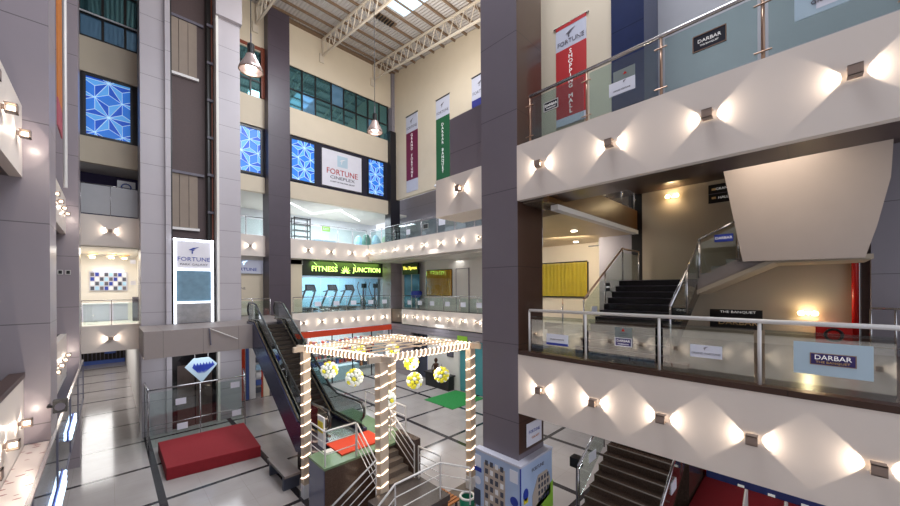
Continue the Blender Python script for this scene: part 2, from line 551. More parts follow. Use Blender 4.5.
# bronze fascia of level two across the stairwell
B().prism([(6.95, 4.0, 8.35), (12.75, 4.0, 8.35), (12.75, 4.0, 9.0), (6.95, 4.0, 9.0)], (0, 0.12, 0)).build('balcony_fascia', 'bronze', None, kind='structure')
S('trim_4', (7.3, 3.96, 8.22), (12.68, 4.14, 8.34), 'offwhite')
S('balcony_floor', (7.0, 4.12, 8.42), (12.75, 4.7, 8.9), 'granite_grey')
# small cut of the level two slab beyond the column
slab((6.8, 5.8, 8.48), (7.9, 7.53, 9.56))
S('wall_parapet', (7.6, 5.8, 9.56), (7.8, 7.76, 11.68), 'mauve')
# far right balconies
slab((14.2, 11.0, 8.55), (14.4, 23.45, 9.77))
S('balcony_floor', (14.4, 9.5, 8.42), (18.0, 23.2, 9.0), 'ceil')
S('balcony_floor', (4.9, 23.65, 8.47), (18.0, 29.0, 9.0), 'ceil')
slab((15.6, 9.0, 3.82), (15.75, 21.15, 4.9))
S('balcony_floor', (15.75, 8.5, 3.9), (18.2, 22.7, 4.88), 'granite_grey')
# back balconies
slab((8.22, 23.5, 8.47), (14.2, 23.65, 9.75))
slab((4.85, 23.5, 8.47), (6.95, 23.65, 9.75))
slab((8.22, 22.6, 3.72), (15.65, 22.75, 4.9))
slab((4.85, 22.6, 3.72), (6.95, 22.75, 4.9), 'slabgrey')
S('balcony_floor', (4.85, 22.75, 4.0), (16.5, 29.0, 4.88), 'granite_grey')
S('ceiling', (4.85, 23.66, 12.45), (18.0, 29.0, 12.6), 'ceil')
# left facade (plane Y = 21.5 / 22.3)
slab((-0.9, 21.6, 8.40), (1.05, 21.75, 9.73))
slab((-0.9, 21.5, 3.75), (1.05, 21.65, 4.9))
S('balcony_floor', (-1.5, 21.75, 8.45), (1.3, 27.0, 9.7), 'ceil')
S('balcony_floor', (-1.5, 21.65, 3.8), (1.3, 27.0, 4.88), 'offwhite')
S('wall_left', (-0.95, 22.3, 16.15), (1.1, 22.5, 17.7), 'cream')
S('wall_left', (-0.95, 22.42, 13.2), (1.1, 22.6, 16.2), 'navyframe')
S('wall_left', (-0.95, 22.3, 12.15), (1.1, 22.5, 13.3), 'cream')
S('wall_left', (-1.6, 24.5, 9.7), (1.3, 24.7, 12.4), 'purpledark')
S('ceiling', (-1.6, 22.5, 12.2), (1.3, 27.2, 12.35), 'ceil')
S('wall_left', (-2.6, 27.0, 4.0), (1.6, 27.2, 12.4), 'offwhite')
S('wall_left', (-1.6, 21.8, 4.9), (-1.4, 27.0, 8.5), 'offwhite')
S('wall_left', (1.15, 21.8, 0.0), (1.3, 27.0, 12.3), 'offwhite')
S('wall_left', (-1.6, 24.3, 17.6), (1.2, 24.5, 24.2), 'windowblue')
S('ceiling', (-1.5, 21.9, 8.36), (1.15, 27.0, 8.44), 'ceil')
# ground corridor under the left facade
S('wall_left', (1.05, 22.0, 0), (1.2, 44.0, 3.8), 'offwhite')
S('wall_left', (-2.6, 22.0, 0), (-2.45, 44.0, 3.8), 'grey')
S('ceiling', (-2.6, 27.0, 3.7), (1.2, 44.0, 3.8), 'ceil')
S('wall_left', (-2.6, 44.0, 0), (1.2, 44.2, 3.8), 'shaftdark')
# left long side: fascias, columns and walls
slab((-1.25, -5.0, 8.47), (-1.1, 18.6, 9.75))
slab((-1.25, -5.0, 3.53), (-1.1, 18.6, 4.9))
S('trim_5', (-1.26, -5.0, 4.9), (-1.08, 9.79, 4.99), 'brown')
S('balcony_floor', (-4.5, -5.0, 8.47), (-1.25, 21.5, 9.74), 'brown')
S('balcony_floor', (-4.5, -5.0, 4.5), (-1.25, 21.5, 4.89), 'granite_grey')
S('wall_left', (-4.7, -5.0, 0), (-4.5, 26.0, 24.0), 'mauve2')
S('column', (-2.0, 9.8, 3.7), (-0.78, 10.9, 21.9), 'mauve2')
S('column', (-2.0, 18.6, 0), (-0.78, 19.7, 23.3), 'mauve2')
S('wall_left', (-2.0, 19.7, 9.7), (-0.93, 22.5, 24.0), 'navyframe')
# main dark column
mc = S('column', (6.8, 4.72, 0), (7.89, 5.8, 21.5), 'mauve')
S('trim_6', (6.815, 4.715, 2.55), (7.885, 4.725, 21.4), 'brownclad')

# stairwell walls
S('wall_right', (12.7, -0.75, 4.9), (12.9, 3.85, 9.6), 'warm')
S('wall_right', (12.52, -1.0, 4.9), (12.9, -0.86, 9.6), 'shaft')
S('wall_right', (12.3, -3.0, 4.9), (12.5, -0.99, 9.6), 'grey')
S('column', (12.7, 3.85, 0), (13.1, 4.18, 9.6), 'black')
S('wall_right', (14.0, 4.6, 4.9), (14.2, 8.5, 8.3), 'cream')
S('wall_right', (12.75, 4.18, 4.9), (13.0, 5.3, 8.3), 'grey')
S('wall_right', (12.7, -3.0, 0), (12.9, 2.2, 4.6), 'redpaint')
# walls above level two, near right
S('wall_right', (8.6, 3.24, 9.75), (8.8, 6.5, 19.0), 'cream')
S('column', (8.55, 2.53, 9.75), (9.6, 3.24, 19.5), 'bluecol')
S('wall_right', (9.6, -3.5, 9.75), (9.8, 2.6, 19.5), 'greypale')
S('wall_right', (13.2, 4.0, 9.0), (13.4, 9.0, 13.0), 'shaft')

# --- lift and stair tower
S('wall_tower', (1.0, 20.3, 0), (1.84, 22.0, 22.6), 'tower')
S('wall_tower', (1.84, 20.15, 0), (2.03, 22.0, 22.6), 'tower')
S('wall_tower', (3.87, 20.3, 0), (4.85, 22.0, 22.6), 'tower')
S('wall_tower', (3.80, 20.2, 0), (3.90, 22.0, 22.6), 'offwhite')
S('wall_tower', (3.78, 20.05, 19.9), (4.9, 22.0, 22.8), 'tower')
S('wall_tower', (2.03, 21.0, 0), (3.48, 21.2, 22.6), 'shaft')
S('wall_tower', (3.48, 20.8, 0), (3.80, 21.2, 22.6), 'shaftdark')
S('wall_tower', (1.0, 22.0, 0), (4.85, 22.2, 22.6), 'shaftdark')
S('balcony_fascia', (0.9, 17.0, 3.88), (4.62, 17.2, 4.9), 'slabgrey')
S('balcony_floor', (0.9, 17.2, 3.88), (4.62, 20.05, 4.89), 'slabgrey')
S('balcony_floor', (4.62, 17.9, 4.2), (6.9, 22.6, 4.88), 'slabgrey')
# shopfront walls behind the level one strip left of the back column
S('wall_back', (4.85, 24.0, 4.9), (6.95, 24.2, 7.4), 'cream')
S('wall_back', (4.85, 23.9, 8.1), (9.4, 24.2, 8.5), 'ceil')
S('wall_back', (8.2, 23.9, 4.9), (9.35, 24.2, 8.4), 'cream')
S('wall_back', (16.0, 24.0, 4.9), (16.5, 24.2, 8.4), 'gymwall')
S('wall_back', (8.2, 28.0, 4.9), (17.9, 28.2, 8.4), 'gymwall')
S('wall_back', (4.85, 27.0, 0.0), (17.9, 27.2, 4.0), 'shopwall')
S('wall_back', (9.0, 22.9, 0.0), (9.3, 26.0, 3.9), 'offwhite')
S('ceiling', (4.85, 22.8, 3.85), (17.0, 27.0, 3.98), 'ceil')
S('ceiling', (8.2, 24.2, 8.36), (18.0, 28.2, 8.45), 'ceil')
S('trim_7', (8.22, 22.55, 3.28), (15.7, 22.7, 3.66), 'redorange')


# area lights added to brighten the shops, corridors and stairwell
area('gym_ceiling_light', (12, 26, 8.3), (0, 0.2, -1), 6, 2, 380, (0.85, 0.94, 1))
area('cinema_lobby_light', (12, 26, 12.3), (0, 0, -1), 7, 2, 330, (0.82, 0.92, 1))
area('ground_shop_light', (12, 24.8, 3.8), (0, 0, -1), 6, 2, 160, (0.95, 0.97, 1))
area('left_shop_light', (-0.2, 24.2, 8.3), (0, 0, -1), 1.2, 3, 70, (1, 0.96, 0.88))
area('left_corridor_light', (-0.6, 33, 3.65), (0, 0, -1), 1.5, 14, 160, (1, 0.98, 0.95))
area('right_corridor_light', (16.1, 16, 8.35), (-0.25, 0, -1), 0.7, 10, 60, (1, 0.97, 0.92))
area('corridor_fill', (11.6, 5.9, 8.2), (0.7, 0.3, -1), 1.2, 0.6, 75, (1, 0.9, 0.74))  # added fill to brighten the corridor and its curtain window
area('stairwell_fill', (10.3, 0.5, 9.5), (0.1, 0, -1), 1.5, 4, 45, (1, 0.84, 0.66))  # added fill to lift the dark stairs, no fitting here
area('under_balcony_light', (11.0, 3.0, 4.5), (-0.2, 0, -1), 3, 4, 60, (1, 0.93, 0.88))
area('far_right_lobby_light', (16.4, 17, 3.8), (-0.3, 0, -1), 0.8, 7, 60, (0.95, 0.98, 1))
area('tower_lobby_light', (3.0, 18.7, 3.8), (0, 0, -1), 3, 1.5, 35, (0.9, 0.94, 1))


# ------------------------------------------------------------------ wall lights
def spot(loc, d, parent, power, col, size=94):
    l = bpy.data.lights.new('wall_light_beam', 'SPOT')
    l.energy, l.color = power, col
    l.spot_size = math.radians(size)
    l.spot_blend = 0.05
    l.shadow_soft_size = 0.012
    o = bpy.data.objects.new('wall_light_beam', l)
    COL.objects.link(o)
    o.parent = parent
    o.location = Vector(loc) - WORLD[parent.name]
    o.rotation_euler = Vector(d).to_track_quat('-Z', 'Y').to_euler()


def sconce(c, axis, label, group, size=0.125, power=5.5):
    """cube light with an opening at each side; c is the point on the wall"""
    u, v, n = frame(axis)
    c = Vector(c)
    t = T('cube_wall_light', label, 'wall light', c, group)
    h = size / 2
    o = c + n * (h + 0.03)
    b = B()
    # housing: back plate, top, bottom and face, open at the two sides
    def bx(uc, vc, nc, su, sv, sn, bb):
        p = o + u * uc + v * vc + n * nc
        e = Vector((abs(u.x) * su + abs(v.x) * sv + abs(n.x) * sn, abs(u.y) * su + abs(v.y) * sv + abs(n.y) * sn, abs(u.z) * su + abs(v.z) * sv + abs(n.z) * sn))
        bb.box(p - e, p + e)
    bx(0, 0, h - 0.006, h, h, 0.006, b)
    b.build('housing_face', 'sconce', t)
    b = B(); bx(0, h - 0.006, 0, h, 0.006, h, b); b.build('housing_top', 'sconce', t)
    b = B(); bx(0, -h + 0.006, 0, h, 0.006, h, b); b.build('housing_base', 'sconce', t)
    b = B(); bx(0, 0, -h - 0.012, h * 0.45, h * 0.45, 0.018, b); b.build('wall_plate', 'sconce', t)
    b = B(); bx(0, 0, 0, h * 0.4, h - 0.036, h - 0.028, b); b.build('lens', 'lens', t)
    for s in (-1, 1):
        spot(c + n * (h + 0.03) + u * (s * (h + 0.004)), u * s - n * 0.38, t, power * 0.85, (1, 0.86, 0.72))
    return t


for i in range(6):
    sconce((6.8, 4.11 - 1.175 * i, 4.21), 'X-', 'cube wall light on the near right lower balcony front, %s from the tall dark column' % ORD[i], 'wall lights on the near right lower balcony', 0.135)
for i, y in enumerate([4.09, 2.59, 1.09, -0.42]):
    sconce((6.8, y, 9.14), 'X-', 'cube wall light on the near right upper balcony front, %s from the tall dark column' % ORD[i], 'wall lights on the near right upper balcony', 0.135)
sconce((6.8, 6.52, 9.12), 'X-', 'single cube wall light on the short white slab left of the dark column', None, 0.14)
for i in range(8):
    sconce((14.2, 23.1 - 1.56 * i, 9.16), 'X-', 'small cube wall light on the far upper balcony, %s from the corner of the hall' % ORD[i], 'wall lights on the far right upper balcony', 0.13, 7)
for i in range(7):
    sconce((15.6, 20.75 - 1.18 * i, 4.40), 'X-', 'small cube wall light on the far balcony beside the white wall, %s from the corner' % ORD[i], 'wall lights on the far right lower balcony', 0.12, 5)
for i in range(4):
    sconce((9.6 + 1.62 * i - (0.35 if i == 3 else 0), 23.5, 9.06), 'Y-', 'small cube wall light over the gym sign, %s from the back column' % ORD[i], 'wall lights on the back upper balcony', 0.13, 7)
for i in range(6):
    sconce((8.9 + 1.23 * i, 22.6, 4.28), 'Y-', 'small cube wall light below the gym windows, %s from the back column' % ORD[i], 'wall lights on the back lower balcony', 0.12, 5)
sconce((6.1, 23.5, 9.08), 'Y-', 'cube wall light between the grey tower and the back column', None, 0.12, 7)
sconce((0.05, 21.6, 9.07), 'Y-', 'cube wall light on the upper cream band left of the grey tower', None, 0.13, 7)
sconce((0.05, 21.5, 4.33), 'Y-', 'cube wall light on the lower cream band left of the grey tower', None, 0.13, 7)
for i in range(4):
    sconce((-1.1, 9.25 - 1.175 * i, 9.1), 'X+', 'cube wall light on the left upper balcony, %s from the near left column' % ORD[i], 'wall lights on the near left upper balcony', 0.13)
    sconce((-1.1, 9.25 - 1.175 * i, 4.21), 'X+', 'cube wall light on the left lower balcony, %s from the near left column' % ORD[i], 'wall lights on the near left lower balcony', 0.13)
for i in range(6):
    sconce((-1.1, 17.9 - 1.175 * i, 9.1), 'X+', 'cube wall light between the two left columns, upper row, %s from the far one' % ORD[i], 'wall lights between the left columns', 0.12)
for i in range(4):
    sconce((-1.1, 17.9 - 1.175 * i, 4.21), 'X+', 'cube wall light between the two left columns, lower row, %s from the far one' % ORD[i], 'wall lights between the left columns', 0.12)
for i in range(7):
    sconce((-1.1, 4.55 - 1.175 * i, 4.21), 'X+', 'cube wall light on the left lower balcony beside the viewer, %s in line' % ORD[i], 'wall lights on the near left lower balcony', 0.13)


# round double lamps in the stairwell
def twin_lamp(y, z, label, n=2):
    t = T('twin_globe_wall_lamp', label, 'wall lamp', (12.7, y, z), None)
    B().box((12.64, y - 0.09, z - 0.05), (12.7, y + 0.09, z + 0.03)).build('wall_plate', 'bronzest', t)
    for s in (-1, 1):
        B().lathe((12.58, y + s * 0.12, z), [(0.01, -0.06), (0.05, -0.05), (0.07, 0), (0.05, 0.05), (0.01, 0.06)], 12).build('glass_globe', 'ledwarm', t, smooth=True)
        B().tube([(12.66, y, z - 0.02), (12.60, y + s * 0.12, z - 0.05)], 0.012, 6).build('bracket', 'bronzest', t)
    l = bpy.data.lights.new('lamp_glow', 'POINT'); l.energy = 6; l.color = (1, 0.80, 0.5); l.shadow_soft_size = 0.06
    o = bpy.data.objects.new('lamp_glow', l); COL.objects.link(o); o.parent = t; o.location = (-0.22, 0, 0)


twin_lamp(2.96, 9.28, 'glowing twin globe wall lamp high on the cream stairwell wall')
twin_lamp(0.01, 5.76, 'glowing twin globe wall lamp low beside the red hose cabinet')


# ------------------------------------------------------------------ balustrades
def railing(label, a, b, h=1.08, posts=None, glassmat=None, bars=False, hr=0.028, pr=0.02, railmat='steel', postmat='steel',
            group=None, clamp=False, gap=0.06, name='glass_railing', toph=True, glass_top=0.12):
    """railing from a to b (both at floor height, may slope)"""
    a, b = Vector(a), Vector(b)
    t = T(name, label, 'railing', (a + b) / 2, group)
    up = Vector((0, 0, 1))
    d = b - a
    L = d.length
    k = posts or max(2, int(round(L / 1.3)) + 1)
    ps = [a + d * (i / (k - 1)) for i in range(k)] if isinstance(k, int) else [a + d * (q / L) for q in k]
    B().tube([a + up * h, b + up * h], hr, 10).build('handrail', railmat, t, smooth=True)
    dn = d.normalized()
    for p in ps:
        po = B().tube([p, p + up * (h - 0.01)], pr, 8).build('post', postmat, t, smooth=True)
        if clamp:
            for zz in (0.14, h - 0.22):
                q = p + up * zz
                B().tube([q - dn * 0.1 + Vector((-0.03, 0, 0)), q + dn * 0.1 + Vector((-0.03, 0, 0))], 0.012, 6).build('glass_clamp', postmat, po)
    if glassmat:
        side = Vector((0, 0, 1)).cross(dn).normalized()
        for p, q in zip(ps[:-1], ps[1:]):
            p2, q2 = p + dn * gap, q - dn * gap
            B().prism([p2 + up * 0.06, q2 + up * 0.06, q2 + up * (h - glass_top), p2 + up * (h - glass_top)], side * 0.012).build('glass_panel', glassmat, t)
    if bars:
        for f in ((0.3, 0.55, 0.8) if bars is True else bars):
            B().tube([a + up * h * f, b + up * h * f], 0.013, 6).build('rail_bar', railmat, t, smooth=True)
    return t


railing('long glass railing with white steel posts along the near right lower balcony', (6.9, -3.45, 4.95), (6.9, 4.47, 4.95), 0.98, 7, GR, pr=0.024, hr=0.034, clamp=False, railmat='steelp', postmat='steelp')
railing('greenish glass railing with bronze posts along the near right upper balcony', (6.9, -3.52, 9.75), (6.9, 4.42, 9.75), 1.06, 7, GT, pr=0.024, hr=0.036, clamp=True, postmat='bronzest', glass_top=0.08)
railing('glass railing along the far right upper balcony', (14.3, 11.2, 9.77), (14.3, 23.3, 9.77), 1.08, 9, GT, hr=0.022, pr=0.018)
railing('glass railing of the cinema lobby at the back of the hall', (8.3, 23.58, 9.75), (14.1, 23.58, 9.75), 1.1, 6, G, hr=0.022, pr=0.018)
railing('glass railing between the grey tower and the back column, upper level', (4.9, 23.58, 9.75), (6.9, 23.58, 9.75), 1.1, 3, G, hr=0.022, pr=0.018)
railing('glass railing in front of the gym', (8.3, 22.68, 4.9), (15.6, 22.68, 4.9), 1.02, 7, G, hr=0.022, pr=0.018)
railing('glass railing in front of the far white wall with orange curtain', (15.68, 9.3, 4.9), (15.68, 21.1, 4.9), 1.02, 9, G, hr=0.022, pr=0.018)
railing('steel railing behind the top of the escalator', (4.95, 22.3, 4.9), (6.85, 22.3, 4.9), 1.0, 3, G, hr=0.022, pr=0.018)
railing('glass railing of the small shop left of the grey tower', (-0.85, 21.58, 4.9), (1.0, 21.58, 4.9), 1.1, 3, G, hr=0.018, pr=0.015)
railing('white frosted parapet panel left of the grey tower, upper level', (-0.85, 21.68, 9.73), (0.98, 21.68, 9.73), 1.35, 3, mat('frosted', (176, 176, 180), 0.3), hr=0.015, pr=0.012, glass_top=0.03, gap=0.0)
railing('glass railing of level two across the stairwell', (9.2, 4.06, 9.0), (12.6, 4.06, 9.0), 0.95, 4, G, hr=0.022)
railing('short glass railing on the corridor behind the stair, under the yellow window', (9.55, 5.05, 4.9), (13.8, 7.3, 4.9), 1.05, 5, G, hr=0.024, railmat='bronzest')
railing('metal railing by the right hand wall past the hose cabinet', (11.9, -0.95, 4.9), (11.9, -2.3, 4.9), 1.05, 5, None, bars=(0.2, 0.6), hr=0.024)
railing('glass railing around the foot of the grey tower', (1.1, 18.5, 0), (4.55, 18.5, 0), 2.4, 3, G, bars=(0.39,), hr=0.03, pr=0.026)
railing('glass side railing between the red dais and the tower', (1.1, 18.5, 0), (1.1, 20.2, 0), 2.4, 2, G, hr=0.03, pr=0.026)
railing('short railing at the right side of the tower lobby', (4.55, 18.5, 0), (4.9, 20.2, 0), 2.4, 2, G, hr=0.03, pr=0.026)


# ------------------------------------------------------------------ stairs
def stairs(name, label, x0, z0, y0, y1, n, run, rise, mt, nos='nosing', base=None):
    """flight climbing towards +X"""
    t = T(name, label, 'stairs', (x0, (y0 + y1) / 2, z0))
    pts = [(x0, z0)]
    x, z = x0, z0
    for i in range(n):
        z += rise
        pts.append((x, z))
        x += run
        pts.append((x, z))
    base_pts = [(x, z - rise - 0.25)] if base is None else [(x, base)]
    poly = pts + base_pts + ([(x0 + 0.3, z0)] if base is None else [(x0, base)])
    B().prism([(px, y0, pz) for px, pz in poly], (0, y1 - y0, 0)).build('step_flight', mt, t)
    x, z = x0, z0
    for i in range(n):
        z += rise
        B().box((x - 0.012, y0 - 0.01, z - 0.012), (x + 0.03, y1 + 0.01, z + 0.006)).build('nosing', nos, t)
        x += run
    return t, x, z


stairs('staircase', 'black granite stair climbing from the right balcony towards the cream wall', 7.95, 4.9, 1.98, 3.88, 11, 0.277, 0.158, 'stepblack', 'noseblack')
S('stair_landing', (11.0, 1.98, 6.3), (12.7, 3.84, 6.638), 'stepblack')
stairs('staircase', 'speckled brown granite stair rising from the ground floor beside the red carpet', 6.45, 0.0, 2.2, 3.88, 15, 0.277, 0.163, 'granite')
S('stair_landing', (10.6, 1.98, 2.1), (12.7, 3.84, 2.44), 'granite')
S('wall_right', (10.75, 2.18, 0), (12.68, 3.84, 2.09), 'granite')
# second flight, climbing towards the viewer along the cream wall
t = T('staircase', 'grey upper stair flight rising along the cream wall behind the white panel', 'stairs', (11.7, 1.9, 6.6))
pts = [(1.98, 6.64)]
y, z = 1.98, 6.64
for i in range(9):
    z += 0.158; pts.append((y, z)); y -= 0.29; pts.append((y, z))
pts += [(y, z - 0.45), (1.98, 6.3)]
B().prism([(10.76, a, b) for a, b in pts], (1.92, 0, 0)).build('step_flight', 'slabgrey', t)
B().prism([(10.70, 1.98, 6.25), (10.70, y, z - 0.48), (10.70, y, z - 0.38), (10.70, 1.98, 6.36)], (1.98, 0, 0)).build('flight_soffit', 'warm', t)
# white side panel of the upper flight
B().prism([(10.6, 1.47, 9.52), (10.6, 1.41, 9.18), (10.6, 1.07, 7.03), (10.6, -0.78, 7.0), (10.6, -0.93, 7.6), (10.6, -1.1, 8.5), (10.6, -1.15, 9.52)], (0.14, 0, 0)).build('stair_side_panel', 'panelgrey', None, label='big white slanted panel hiding the upper stair flight', cat='panel')
S('trim_8', (10.76, -0.9, 6.98), (12.68, 0.55, 7.08), 'warm')

railing('glass railing on the left side of the black granite stair', (8.45, 3.9, 5.15), (11.07, 3.9, 6.62), 1.0, 3, G, hr=0.026, railmat='bronzest', pr=0.02)
railing('glass railing at the left end of the black stair landing', (11.07, 3.9, 6.62), (12.5, 3.9, 6.62), 0.98, 2, G, hr=0.026, railmat='bronzest')
railing('glass railing on the right side of the black granite stair', (8.1, 1.95, 5.05), (10.9, 1.95, 6.64), 1.0, 3, G, hr=0.028)
railing('glass railing climbing beside the grey upper flight', (10.68, 1.93, 6.66), (10.68, 1.15, 7.05), 0.98, 2, G, hr=0.026)
railing('steel and glass railing at the left of the brown granite stair', (8.2, 3.95, 1.15), (9.75, 3.95, 2.05), 0.92, 2, G, hr=0.03)
railing('steel and glass railing at the right of the brown granite stair', (7.8, 2.1, 0.95), (9.6, 2.1, 2.0), 0.95, 2, G, hr=0.03)

# red carpet stage right of the brown stair
t = T('red_carpet_stage', 'low red carpeted stage beside the brown granite stair', 'stage', (10.6, -0.4, 0))
box('carpet_top', (7.7, -3.0, 0.82), (12.65, 2.14, 0.9), 'red', t)
box('stage_body', (7.7, -3.0, 0.0), (12.65, 2.14, 0.82), 'red', t)
box('back_curb', (12.45, -3.0, 0.91), (12.68, 2.1, 1.24), 'curbblue', t)
for i in range(4):
    box('step_light', (12.43, 1.25 - i * 0.62, 0.92), (12.45, 1.39 - i * 0.62, 0.98), 'globewhite', t)
for i, (x, y_) in enumerate([(10.3, 1.0), (10.3, 0.35)]):
    t = T('grab_rail', 'angled steel handrail on the red carpet, %s one' % ['left', 'right'][i], 'handrail', (x, y_, 0.9), 'handrails on the red carpet')
    B().tube([(x, y_, 0.9), (x, y_, 1.85)], 0.03, 8).build('post', 'steelp', t)
    B().tube([(x, y_, 1.83), (x - 1.2, y_, 1.25)], 0.03, 8).build('handrail', 'steelp', t)

# granite ledge pieces behind the lower rail, hose cabinet, pipe, wall signs
t = T('hose_cabinet', 'red fire hose cabinet on the wall under the white panel', 'fire cabinet', (12.6, -0.42, 5.0))
box('cabinet_body', (12.42, -0.72, 4.98), (12.68, -0.12, 5.52), 'redpaint', t)
box('cabinet_door', (12.39, -0.70, 5.0), (12.42, -0.14, 5.50), 'redpaint', t)
B().tube([(12.385 , -0.42 + 0.14 * math.cos(a), 5.27 + 0.14 * math.sin(a)) for a in [i * PI / 8 for i in range(16)]], 0.03, 6, closed=True).build('hose_reel', 'black', t)
B().tube([(12.55, -0.77, 4.9), (12.55, -0.77, 9.55)], 0.06, 12).build('riser_pipe', 'redpaint', None, label='tall red fire pipe beside the hose cabinet', cat='pipe', smooth=True)


def board(name, label, cat, c, axis, w, h, mt, border=None, bw=0.02, group=None, off=0.0, th=0.015):
    """flat sign board centred at c; returns thing and helper to place text in its plane"""
    u, v, n = frame(axis)
    c = Vector(c) + n * off
    t = T(name, label, cat, c - v * h / 2, group)

    def slabp(cu, cv, ww, hh, d0, d1, nm, m_):
        p = c + u * cu + v * cv
        e = Vector((abs(u.x) * ww / 2 + abs(v.x) * hh / 2, abs(u.y) * ww / 2 + abs(v.y) * hh / 2, abs(u.z) * ww / 2 + abs(v.z) * hh / 2))
        return B().box(p - e + n * d0, p + e + n * d1).build(nm, m_, t)
    slabp(0, 0, w, h, 0, th, 'panel', mt)
    if border:
        for (cu, cv, ww, hh) in ((0, h / 2 - bw / 2, w, bw), (0, -h / 2 + bw / 2, w, bw), (-w / 2 + bw / 2, 0, bw, h - 2 * bw), (w / 2 - bw / 2, 0, bw, h - 2 * bw)):
            slabp(cu, cv, ww, hh, th, th + 0.008, 'border', border)

    def put(nm, s, size, cu, cv, m_, sx=1.0, depth=0.004, vertical=False, slant=0):
        return text(nm, s, size, c + u * cu + v * cv + n * th, axis, m_, t, depth, sx, vertical, slant)

    def slabq(nm, cu, cv, ww, hh, m_, d=0.006):
        return slabp(cu, cv, ww, hh, th, th + d, nm, m_)
    return t, put, slabq


# flame-like emblem used on many boards: two swept strokes
def emblem(c, axis, s, mt, parent, d=0.006):
    u, v, n = frame(axis)
    c = Vector(c)
    b = B().prism([c + u * (x * s) + v * (y_ * s) for x, y_ in [(-0.5, 0.05), (-0.1, 0.28), (0.5, 0.42), (0.15, 0.22), (-0.28, 0.0)]], n * d)
    b.build('emblem', mt, parent)
    B().prism([c + u * (x * s) + v * (y_ * s) for x, y_ in [(-0.28, -0.08), (-0.12, 0.06), (0.14, 0.12), (-0.06, -0.02), (-0.14, -0.14)]], n * d).build('emblem', mt, parent)
    B().prism([c + u * (x * s) + v * (y_ * s) for x, y_ in [(-0.24, -0.2), (-0.12, -0.14), (-0.1, -0.3), (-0.2, -0.42)]], n * d).build('emblem', mt, parent)


# signs of the near right balconies
t, put, q = board('glass_sign', 'pale blue sign on the lower glass railing reading DARBAR THE BANQUET', 'sign', (6.888, -0.21, 5.46), 'X-', 0.72, 0.44, 'paperblue')
q('name_plate', 0.01, 0.0, 0.42, 0.16, 'bronzest', 0.004)
q('name_plate', 0.01, 0.0, 0.40, 0.14, 'signpurple', 0.006)
put('lettering', 'DARBAR', 0.088, 0.01, 0.022, 'letwhite', 1.0, 0.018)
put('lettering', 'THE BANQUET', 0.04, 0.01, -0.04, 'letgold', 1.15, 0.018)
t, put, q = board('glass_sign', 'small purple sign with frosted top on the lower glass railing', 'sign', (6.888, 2.42, 5.42), 'X-', 0.30, 0.16, 'signpurple', 'white', 0.012)
put('lettering', 'DARBAR', 0.062, 0, 0.02, 'letwhite')
put('lettering', 'THE BANQUET', 0.03, 0, -0.04, 'letwhite')
t, put, q = board('glass_sign', 'frosted notice with a red triangle above the small purple sign', 'notice', (6.888, 2.42, 5.60), 'X-', 0.30, 0.18, mat('frost_sheet', (128, 138, 136), 0.4))
u, v, n = frame('X-')
c0 = Vector((6.872, 2.42, 5.62))
B().prism([c0 + u * -0.03, c0 + u * 0.03, c0 + v * 0.06], n * 0.004).build('emblem', 'redpaint', t)
put('lettering', 'THE ROYAL', 0.03, 0, -0.02, 'letdark')
put('lettering', 'BANQUET', 0.022, 0, -0.055, 'letdark')
t, put, q = board('glass_sign', 'white sheet with faint lettering on the lower glass railing beside the column', 'sign', (6.888, 3.77, 5.33), 'X-', 0.50, 0.22, 'paper')
q('blue_strip', 0, -0.10, 0.5, 0.05, 'letblue', 0.003)
put('lettering', 'GRAND FORTUNE', 0.04, 0, 0.0, 'letdark')
t, put, q = board('glass_sign', 'white sheet reading GRAND FORTUNE on the lower glass railing', 'sign', (6.888, 1.16, 5.40), 'X-', 0.42, 0.20, 'paper')
put('lettering', 'GRAND FORTUNE', 0.044, 0, -0.035, 'letdark', 1.05)
emblem((6.87, 1.16, 5.45), 'X-', 0.07, 'letdark', t)
t, put, q = board('glass_sign', 'black DARBAR plate on the upper glass railing beside the red banner', 'sign', (6.888, 3.88, 10.40), 'X-', 0.34, 0.2, 'signnavy', 'steelp', 0.012)
put('lettering', 'DARBAR', 0.075, 0, 0.02, 'letwhite')
put('lettering', 'THE BANQUET', 0.034, 0, -0.045, 'letwhite')
t, put, q = board('glass_sign', 'black DARBAR plate in the middle of the upper glass railing', 'sign', (6.888, 1.09, 10.40), 'X-', 0.44, 0.26, 'signnavy', 'bronzest', 0.012)
put('lettering', 'DARBAR', 0.08, 0, 0.02, 'letwhite')
put('lettering', 'THE BANQUET', 0.036, 0, -0.05, 'letwhite')
t, put, q = board('glass_sign', 'grey and white arched sign before the blue column on the upper glass railing', 'sign', (6.888, 2.42, 10.20), 'X-', 0.46, 0.24, 'paper')
put('lettering', 'GRAND FORTUNE', 0.036, 0, -0.05, 'letdark')
emblem((6.87, 2.37, 10.28), 'X-', 0.06, 'letdark', t)
t, put, q = board('glass_sign', 'grey arched notice with a red mark above the grand fortune sheet', 'notice', (6.888, 2.38, 10.42), 'X-', 0.38, 0.2, mat('frost_sheet', (128, 138, 136), 0.4))
c0 = Vector((6.872, 2.36, 10.41))
B().prism([c0 + u * -0.035, c0 + u * 0.035, c0 + v * 0.05], n * 0.004).build('emblem', 'redpaint', t)
t, put, q = board('glass_sign', 'white GRAND FORTUNE board at the far right of the upper glass railing', 'sign', (6.888, -0.27, 10.42), 'X-', 0.78, 0.56, 'paperblue')
q('white_sheet', 0.1, 0.03, 0.56, 0.50, 'paper', 0.004)
put('lettering', 'GRAND FORTUNE', 0.08, 0.1, -0.12, 'letdark', 1.0, 0.012)

